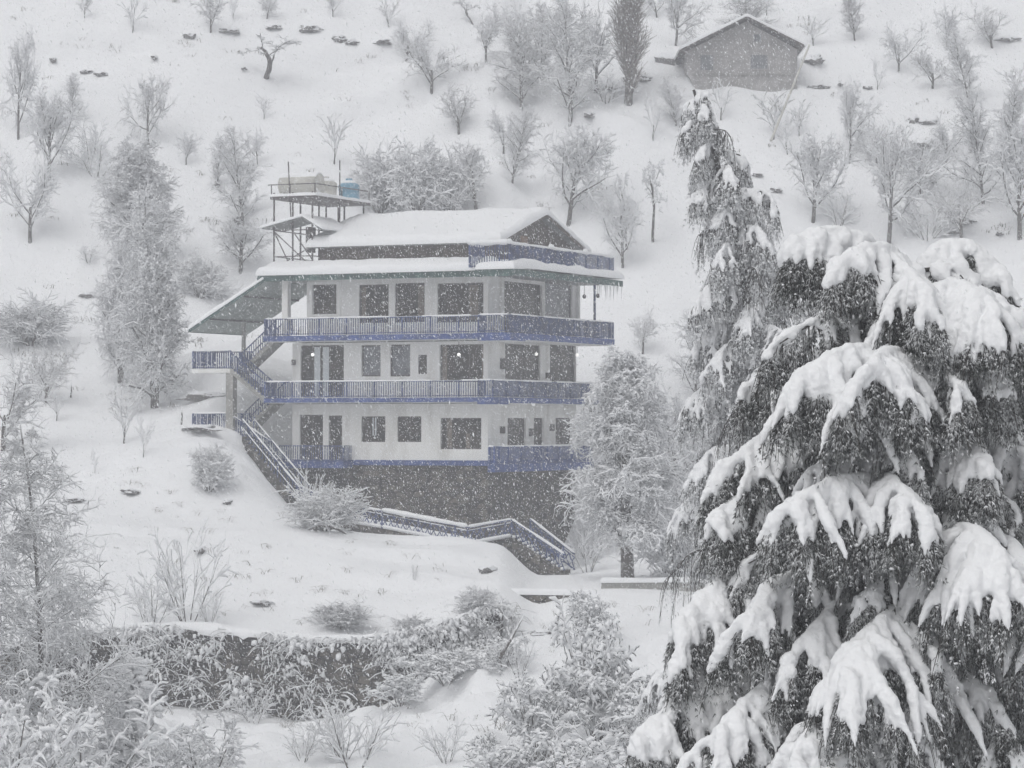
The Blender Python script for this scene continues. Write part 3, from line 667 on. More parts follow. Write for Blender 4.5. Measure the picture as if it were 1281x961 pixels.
m_.bar((.9, 0.2, 2.6), (.72, .2, 5.9), .05); m_.bar((1.9, 3.6, 2.6), (1.9, 3.6, 6.2), .05)
m_.build('deck_railing', M['steel'], tw)
# little roof below the deck
c = MB(); c.prism([(-.5, 2.42), (1.8, 2.95), (1.85, 3.0), (-.5, 2.48)], 1, -.4, TV * .35); c.prism([(1.8, 2.95), (3.0, 2.25), (3.05, 2.32), (1.85, 3.02)], 1, -.4, TV * .5)
lr = c.build('small_roof', M['roof_tin'], tw)
s = MB(); snow_sheet(s, -.6, 1.9, -.5, TV * .35, lambda U, V: 2.48 + (U + .5) * .222, .14, .15, 14, 20, seed=33); snow_sheet(s, 1.82, 3.1, -.5, TV * .5, lambda U, V: 3.04 - (U - 1.85) * .58, .12, .15, 14, 20, seed=34); s.build('snow_cover', M['snow'], lr, True)
m_ = MB(); m_.prism([(1.75, 1.2), (2.0, 1.2), (2.0, 2.5), (1.75, 2.5)], 1, .2, .8); m_.build('post', M['steel'], tw)
def cyl_tank(name, u, v, z, r, h, mtl, label, horizontal=False, L=2.0):
    p = loc2w(-1.2 + u, .2 + v, Z3 + .25 + DZ + .16); tk = empty(name, tuple(p), -A0); tag(tk, label, 'water tank')
    m_ = MB()
    if horizontal:
        X = np.array([0, .02, .1, .1, L - .1, L - .1, L - .02, L]); R = np.array([.05, r * .8, r * .97, r, r, r * .97, r * .8, .05])
        P = np.stack([X, 0 * X, 0 * X + r + .02], -1)
        m_.tubes(P[None], R[None], 20, closed=True)
        m_.build('tank_body', M[mtl], tk, True)
        f_ = MB(); [f_.box(x, x + .12, -r * .7, r * .7, 0, .22) for x in (.3, L - .45)]; f_.build('cradle', M['steel'], tk)
    else:
        Zs = np.array([0, .03, .25 * h, .26 * h, .5 * h, .51 * h, .75 * h, .8 * h, .95 * h, h]); R = r * np.array([.95, 1, 1, .97, .97, 1, 1, .9, .45, .3])
        P = np.stack([0 * Zs + .001 * Zs, 0 * Zs, Zs], -1); m_.tubes(P[None], R[None], 20, closed=True); m_.build('tank_body', M[mtl], tk, True)
        f_ = MB(); P = np.array([[0, 0, h], [0, 0, h + .08]]); f_.tubes(P[None], np.array([[r * .32, r * .32]]), 14, closed=True); f_.build('lid', M[mtl], tk)
    s = MB()
    if horizontal: snow_sheet(s, .05, L - .05, -r * .75, r * .75, lambda U, V: .02 + r + np.sqrt(np.maximum(r * r - V * V, .01)) - .03, .1, .15, 14, 10, seed=3)
    else: sphere(s, (0, 0, h * .86), r * .8, 10, .35)
    s.build('snow_cover', M['snow'], tk, True)
cyl_tank('water_tank', -.1, 1.0, 0, .6, 0, 'tank_white', 'cream cylindrical water tank lying nearest the left end of the tower deck', True, 2.3)
cyl_tank('water_tank', 1.2, 3.3, 0, .62, 1.15, 'tank_white', 'upright cream water tank between the lying tank and the blue one')
cyl_tank('water_tank', 1.75, 4.9, 0, .56, 1.15, 'tank_blue', 'pale blue plastic water tank at the right end of the tower deck')

# ------------------------------------------------------------------ hut on the slope
hx, hy, hzv = hit(930, 111); YH = hy
hut = empty('hillside_hut', (hx, hy, hzv)); tag(hut, 'weathered grey timber hut with a snowy gable roof high on the slope', 'hut')
k = YH / F
P5 = [(-50 * k, -1.0), (68 * k, -1.0), (68 * k, 50 * k), (4 * k, 85 * k), (-70 * k, 48 * k), (-70 * k, 20 * k)]
m_ = MB(); m_.prism(P5, 1, 0, 6.5); hw_ = m_.build('wall', M['hut'], hut)
g = MB()
for i in range(34):
    x = -66 * k + i * 4.0 * k; xt = x / k; top = 85 - abs(xt - 4) * (.5 if xt < 4 else .55)
    g.bar((x, -.012, (-2 if xt > -50 else 22 + (-50 - xt) * .3) * k), (x, -.012, (top - 4) * k), .05, .02)
g.build('battens', M['hut'], hw_)
for (x0, x1, z0, z1, mt_) in ((12, 24, 58, 70, 'frame'), (8, 32, 24, 44, 'frame'), (-55, -36, 22, 44, 'wood')):
    f = MB(); f.box(x0 * k, x1 * k, -.06, -.002, z0 * k, z1 * k); fo = f.build('window', M['hut'], hut); g = MB(); g.box((x0 + 1.5) * k, (x1 - 1.5) * k, -.08, -.062, (z0 + 1.5) * k, (z1 - 1.5) * k); g.build('pane', M['hut_glass'], fo)
f = MB(); f.box(-64 * k, 64 * k, -.07, -.025, 17 * k, 18.4 * k); f.build('ledge', M['concrete'], hut)
m_ = MB(); rx, rz = 4 * k, 88 * k
for (ex, ez) in ((-80 * k, 46 * k), (76 * k, 52 * k)):
    m_.prism([(rx, rz), (rx, rz + .1), (ex, ez + .1), (ex, ez)], 1, -.7, 7.0)
hr = m_.build('roof', M['wood'], hut)
s = MB(); snow_sheet(s, -82 * k, 78 * k, -.85, 7.1, lambda U, V: np.where(U < rx, rz + .1 - (rx - U) * (rz - 46 * k) / (rx + 80 * k), rz + .1 - (U - rx) * (rz - 52 * k) / (76 * k - rx)), .22, .25, 50, 20, seed=41); s.build('snow_cover', M['snow'], hr, True)
pa, pb_ = at(1013, 56, YH - 1.2), at(965, 170, YH - 9); pa = np.array(pa)
po = empty('pole', tuple(pb_)); tag(po, 'thin white leaning pole propped against the right eave of the timber hut', 'pole')
m_ = MB(); m_.tubes(np.array([[[0, 0, -.3], list(pa - pb_)]]), np.array([[.085, .07]]), 8); m_.build('shaft', M['tank_white'], po, True)

# ------------------------------------------------------------------ lower retaining wall with creepers
rw = empty('retaining_wall', (-12, 124, -10)); tag(rw, 'long dark stone retaining wall with a snow cap across the lower left slope', 'wall'); inv = np.array([12, -124, 10.])
X = np.arange(-36, -.2, .22); top = ground(X, wall_line(X) + 1.0) - .05; Zr = np.linspace(0, 1, 22)
XX, TT = np.meshgrid(X, Zr); base = ground(X, wall_line(X) - .6) - .8
ZZ = base[None] + (top - base)[None] * TT
YY = wall_line(XX) - .15 + .25 * (TT) + .22 * vnoise(XX, ZZ, .55, 6) + .12 * vnoise(XX, ZZ, .22, 8)
n = len(X); kk = len(Zr); a, c = np.meshgrid(np.arange(kk - 1), np.arange(n - 1), indexing='ij'); q0 = a * n + c
m_ = MB(); V = np.stack([XX, YY, ZZ], -1).reshape(-1, 3) + inv; m_.add(V, np.stack([q0, q0 + 1, q0 + n + 1, q0 + n], -1).reshape(-1, 4))
YB = np.stack([YY[-1], wall_line(X) + 1.0]); q1 = np.arange(n - 1)
m_.add(np.stack([np.stack([X, X]), YB, np.stack([ZZ[-1], ZZ[-1] - .02])], -1).reshape(-1, 3) + inv, np.stack([q1, q1 + 1, q1 + n + 1, q1 + n], -1))
m_.build('stone_face', M['stone'], rw, True)
# snow cap, overhanging lumps
s = MB(); nX = len(X); prof = [(-.28, -.02), (-.30, .12), (-.15, .27), (.15, .32), (.6, .30), (1.1, .12), (1.3, -.1)]
Vc = []
for (dy, dz) in prof:
    ld = vnoise(X, X * 0 + 1, .6, 5)
    Vc.append(np.stack([X, wall_line(X) + .1 + dy * (1 + .8 * ld) + .1 * vnoise(X, X * 0, .35, 7), top + dz * (1 + .6 * ld) - .12 * (dy < -.2) * (ld > .1)], -1))
Vc = np.array(Vc) + inv; kk = len(prof); a, c = np.meshgrid(np.arange(kk - 1), np.arange(nX - 1), indexing='ij'); q0 = a * nX + c
s.add(Vc.reshape(-1, 3), np.stack([q0, q0 + 1, q0 + nX + 1, q0 + nX], -1).reshape(-1, 4))
s.build('snow_cover', M['snow'], rw, True)

# short concrete wall behind the big tree
def low_wall(name, p0, p1, h, th, label, snow_t=.18, mtl='stone'):
    p0 = np.array(p0, float); p1 = np.array(p1, float); o = empty(name, tuple(p0)); tag(o, label, 'wall')
    d = p1 - p0; L = np.linalg.norm(d[:2]); o.rotation_euler = (0, 0, math.atan2(d[1], d[0]))
    m_ = MB(); m_.prism([(0, -h - 1), (L, -h - 1 + d[2]), (L, d[2]), (0, 0)], 1, 0, th); m_.build('wall_face', M[mtl], o)
    s = MB(); snow_sheet(s, -.05, L + .05, -.06, th + .06, lambda U, V: U / L * d[2], snow_t, .14, int(L / .3) + 4, 5, seed=int(L * 7)); s.build('snow_cover', M['snow'], o, True)
low_wall('concrete_wall', at(752, 729, 130.6), at(905, 728, 130.0), .9, .5, 'low grey wall with level snow on top, right of the big snowy tree trunk', .2, 'concrete')
low_wall('kerb_wall', at(598, 743, 130.4), at(745, 745, 129.8), .2, .35, 'low snow-buried kerb wall edging the flat path below the steps', .28, 'stone')

# ------------------------------------------------------------------ bare trees
def rot_away(d, ang, az):
    d = d / np.linalg.norm(d); r = np.array([0, 0, 1.]) if abs(d[2]) < .9 else np.array([1., 0, 0])
    a = np.cross(d, r); a /= np.linalg.norm(a); b = np.cross(d, a)
    return d * math.cos(ang) + (a * math.cos(az) + b * math.sin(az)) * math.sin(ang)
class Tree:
    def __init__(s, seed): s.r = np.random.default_rng(seed); s.paths = {}; s.tips = []
    def branch(s, p, d, L, r0, r1, lvl, nseg, wob=.18, up=0.0, droop=0.0):
        P = [np.array(p, float)]; d = np.array(d, float); d /= np.linalg.norm(d)
        for i in range(nseg):
            d = d + s.r.normal(0, wob, 3) + np.array([0, 0, up - droop * (i / nseg)]); d /= np.linalg.norm(d)
            P.append(P[-1] + d * L / nseg)
        P = np.array(P); s.paths.setdefault((lvl, nseg), []).append((P, np.linspace(r0, r1, nseg + 1))); return P, d
def interp(P, t):
    x = t * (len(P) - 1); i = min(int(x), len(P) - 2); f = x - i; return P[i] * (1 - f) + P[i + 1] * f, P[i + 1] - P[i]
def grow(t, P, lvl, spec, L, r0):
    if lvl > len(spec): return
    n, ang, ratio, t0, up, droop, wob, nseg = spec[lvl - 1]
    n = max(1, int(round(n * t.r.uniform(.8, 1.2)))); az0 = t.r.uniform(0, 6.28)
    for i in range(n):
        tt = t0 + (1 - t0) * (i + t.r.uniform(.1, .9)) / n; p, d = interp(P, min(tt, 1))
        az = az0 + i * 2.4 + t.r.normal(0, .3); dd = rot_away(d, math.radians(ang * t.r.uniform(.7, 1.3)), az)
        l = L * ratio * t.r.uniform(.65, 1.25) * (1.0 if lvl > 1 else (1.15 - .6 * (tt - t0) / (1 - t0 + 1e-6) if ang > 25 else 1))
        ra = max(r0 * (.62 if lvl > 1 else .5) * (1 - .5 * tt), .009)
        Q, _ = t.branch(p, dd, l, ra, ra * .45, lvl, nseg, wob, up, droop)
        grow(t, Q, lvl + 1, spec, l, ra)
# spec rows: n, angle, length ratio, start t, upward bend, droop, wobble, segments
STY = {
 'vase':   dict(H=5.0, tl=.30, r=.11, stems=1, spec=[(7, 42, 1.5, .45, .07, 0, .13, 6), (8, 40, .48, .12, .05, 0, .16, 4), (6, 40, .50, .1, .03, 0, .18, 3), (3, 40, .55, .1, .02, 0, .2, 2)]),
 'open':   dict(H=5.0, tl=.55, r=.12, stems=1, spec=[(11, 52, .72, .28, .08, 0, .18, 5), (8, 42, .46, .15, .05, 0, .2, 4), (6, 42, .5, .1, .0, 0, .22, 3), (3, 40, .6, .1, .0, 0, .22, 2)]),
 'leader': dict(H=7.0, tl=.98, r=.13, stems=1, spec=[(32, 52, .34, .12, .10, 0, .14, 5), (8, 42, .42, .1, .04, .0, .16, 3), (6, 40, .5, .1, .0, .03, .2, 3), (2, 40, .6, .1, 0, .0, .2, 2)]),
 'laden':  dict(H=2.6, tl=.9, r=.035, stems=7, spec=[(6, 38, .42, .2, .03, .12, .16, 4), (4, 42, .55, .15, .0, .25, .2, 3), (5, 45, .5, .2, .0, .4, .2, 2)]),
 'column': dict(H=10., tl=.98, r=.24, stems=1, spec=[(70, 17, .22, .06, .10, 0, .07, 4), (10, 20, .5, .1, .10, 0, .1, 3), (7, 24, .6, .1, .05, 0, .12, 3)]),
 'bush':   dict(H=3.0, tl=.75, r=.04, stems=13, spec=[(7, 34, .55, .15, .03, .08, .16, 4), (6, 36, .55, .1, .0, .1, .18, 3), (5, 38, .6, .1, .0, .1, .2, 2)]),
 'wispy':  dict(H=3.0, tl=.8, r=.028, stems=6, spec=[(6, 28, .5, .2, .04, .0, .12, 4), (4, 32, .5, .2, .0, .0, .15, 3)]),
 'sapling': dict(H=2.5, tl=.35, r=.04, stems=1, spec=[(6, 26, 1.6, .5, .05, 0, .08, 5), (5, 28, .45, .2, .04, 0, .1, 3), (3, 28, .5, .2, 0, 0, .12, 2)]),
 'gnarl':  dict(H=4.0, tl=.6, r=.10, stems=1, spec=[(5, 50, .55, .5, .06, 0, .3, 6), (6, 48, .38, .4, .05, 0, .28, 4), (8, 45, .45, .3, .04, 0, .25, 3)]),
 'dense':  dict(H=9.0, tl=.95, r=.16, stems=2, spec=[(24, 44, .30, .10, .06, .10, .14, 5), (8, 44, .48, .12, .0, .16, .18, 4), (7, 42, .5, .1, .0, .25, .2, 3), (4, 40, .6, .1, 0, .3, .2, 2)]),
 'feather': dict(H=9.0, tl=.97, r=.12, stems=1, spec=[(34, 66, .32, .08, .0, .05, .07, 6), (13, 48, .36, .12, .0, .10, .12, 4), (8, 44, .5, .1, .0, .22, .18, 3)]),
}
class Blobs:
    ico_v = None
    def __init__(s):
        p = (1 + 5 ** .5) / 2; v = np.array([(-1, p, 0), (1, p, 0), (-1, -p, 0), (1, -p, 0), (0, -1, p), (0, 1, p), (0, -1, -p), (0, 1, -p), (p, 0, -1), (p, 0, 1), (-p, 0, -1), (-p, 0, 1)]) / math.sqrt(1 + p * p)
        s.V = v; s.Fc = np.array([(0, 11, 5), (0, 5, 1), (0, 1, 7), (0, 7, 10), (0, 10, 11), (1, 5, 9), (5, 11, 4), (11, 10, 2), (10, 7, 6), (7, 1, 8), (3, 9, 4), (3, 4, 2), (3, 2, 6), (3, 6, 8), (3, 8, 9), (4, 9, 5), (2, 4, 11), (6, 2, 10), (8, 6, 7), (9, 8, 1)])
    def put(s, mb, C, R, sq=.7, rng=RNG, jit=.25):
        C = np.asarray(C); k = len(C)
        if not k: return
        J = 1 + rng.normal(0, jit, (k, 12, 1)); sc_ = rng.uniform(.75, 1.3, (k, 1, 3)); sc_[:, :, 2] *= sq
        V = C[:, None] + s.V[None] * J * sc_ * np.asarray(R).reshape(-1, 1, 1)
        Fc = (np.arange(k)[:, None, None] * 12 + s.Fc[None]).reshape(-1, 3); mb.add(V.reshape(-1, 3), Fc)
BL = Blobs()
PROTO = {}
def snow_on(mb, paths, st, lv=(1, 2, 3), rg=None):
    for (lvl, ns), L in paths.items():
        if lvl not in lv: continue
        Pm = np.array([p for p, _ in L]); R = np.array([r for _, r in L]); T_ = np.diff(Pm, axis=1); up = np.abs(T_[..., 2]) / (np.linalg.norm(T_, axis=2) + 1e-9)
        k_ = st * {0: 1.6, 1: 1.5, 2: 1.0, 3: .72, 4: .5}[lvl]; flat_ = np.clip(1.25 - np.c_[up, up[:, -1:]], .12, 1); rr = k_ * flat_ * (rg.uniform(.45, 1.35, R.shape)); rr[:, -1] *= .4
        mb.tubes(Pm + np.array([0, 0, 1.]) * (R * .6 + rr * .6)[..., None], rr + R * .25, 4)
def proto(key, style, seed, twig='twig', clump=0.0, clump_r=.05, twigscale=1.0, name='bare_tree', st=.035, lv=(1, 2, 3)):
    S = STY[style]; t = Tree(seed); H = S['H']
    for k_ in range(S['stems']):
        if S['stems'] == 1: d0 = (t.r.normal(0, .05), t.r.normal(0, .05), 1); p0 = (0, 0, -.3)
        else:
            az = k_ * 2.4 + t.r.normal(0, .3); sp = (.55 if style in ('bush', 'wispy', 'laden') else .10) * t.r.uniform(.4, 1.3); d0 = (math.cos(az) * sp, math.sin(az) * sp, 1); p0 = (math.cos(az) * .08, math.sin(az) * .08, -.3)
        L = H * S['tl'] * (1 if k_ == 0 else t.r.uniform(.7, 1.0)); 
        P, _ = t.branch(p0, d0, L, S['r'], S['r'] * (.25 if S['tl'] > .7 else .6), 0, 9, .04 if style != 'gnarl' else .16, .02, 0)
        grow(t, P, 1, S['spec'], L, S['r'])
    tr, cr = MB(), MB(); deep = max(k[0] for k in t.paths); pts = []
    for (lvl, ns), L in t.paths.items():
        Pm = np.array([p for p, _ in L]); R = np.array([r for _, r in L])
        if lvl >= 2: R = np.maximum(R * twigscale, .011 * twigscale)
        (tr if lvl <= 1 else cr).tubes(Pm, R, 7 if lvl == 0 else (5 if lvl == 1 else 3))
        if clump and lvl >= 2: pts.append(Pm.reshape(-1, 3))
    top = max(p[:, 2].max() for L in t.paths.values() for p, _ in L); wid = max(np.abs(p[:, 0]).max() for L in t.paths.values() for p, _ in L) * 2
    root = empty(name, (0, 0, 0)); kids = [tr.build('trunk', M['bark'], root, True)]
    cro = cr.build('crown', M[twig], root, True); kids.append(cro)
    b_ = MB(); snow_on(b_, t.paths, st, lv, t.r)
    if clump:
        pts = np.concatenate(pts); sel = t.r.random(len(pts)) < clump; C = pts[sel]; BL.put(b_, C + [0, 0, clump_r * .3], clump_r * t.r.uniform(.5, 1.4, len(C)), .7, t.r, .12)
    kids.append(b_.build('snow_cover', M['snow'], root, True))
    PROTO[key] = [root, kids, top, wid, False]
def place(key, px, py, hpx, wpx, label, cat, group=None, y=None, rz=None, lean=None, name=None):
    lean = ((px * 7.3 + py * 3.1) % 17 - 8) * (.9 if cat in ('tree', 'sapling') and hpx < 200 else .2) if lean is None else lean
    root, kids, top, wid, used = PROTO[key]
    if y is None: X_, Y_, Z_ = hit(px, py)
    else: X_ = (px - 640.5) / F * y; Y_ = y; Z_ = EYE + (HZ - py) / F * y
    if used: o = copy_thing(root, kids)
    else: o = root; PROTO[key][4] = True
    if name and used: o.name = name
    sz = hpx * Y_ / F / top * 1.04; sx = wpx * Y_ / F / wid * 1.28
    o.location = (X_, Y_, Z_ - .05); o.scale = (sx, sx, sz); o.rotation_euler = (0, math.radians(lean), rz if rz is not None else (px * 1.7) % 6.28)
    if 'group' in o: del o['group']
    tag(o, label, cat, group); return o
proto('va', 'vase', 11); proto('vb', 'vase', 12, 'twig_heavy'); proto('vc', 'vase', 13)
proto('oa', 'open', 21); proto('oc', 'open', 23, 'twig_heavy')
proto('la', 'leader', 31); proto('lb', 'leader', 32, 'twig_heavy')
proto('col', 'column', 41, 'bare_twig', name='poplar_tree', st=.012, twigscale=1.3)
proto('ba', 'bush', 51, 'twig_heavy', name='bush'); proto('bb', 'bush', 52, 'twig', name='bush', clump=.12, clump_r=.05)
proto('wa', 'wispy', 61, name='shrub'); proto('wb', 'wispy', 62, 'twig_heavy', name='shrub', clump=.2, clump_r=.035)
proto('sa', 'sapling', 71, name='sapling'); proto('sb', 'sapling', 72, 'twig_heavy', name='sapling')
proto('ga', 'gnarl', 81); proto('gb', 'gnarl', 82)
proto('da', 'dense', 91, 'twig_heavy', .05, .06, 1.3); proto('db', 'dense', 92, 'twig_heavy', .07, .07, 1.3)
proto('lf', 'laden', 151, 'leafy', name='leafy_shrub', clump=.10, clump_r=.055, twigscale=1.3, st=.055); proto('lg', 'laden', 152, 'leafy', name='leafy_shrub', clump=.14, clump_r=.06, twigscale=1.3, st=.06)
proto('fr', 'laden', 153, 'twig_heavy', name='snowy_bush', clump=.03, clump_r=.05, st=.04); proto('fs', 'laden', 154, 'twig', name='snowy_bush', clump=.05, clump_r=.055, st=.045)
G1 = 'bare orchard trees scattered over the upper slope'; G2 = 'snowy trees beside and behind the house'; G3 = 'young bare saplings on the slope'; G4 = 'bushes on the slope'
T = 'tree'
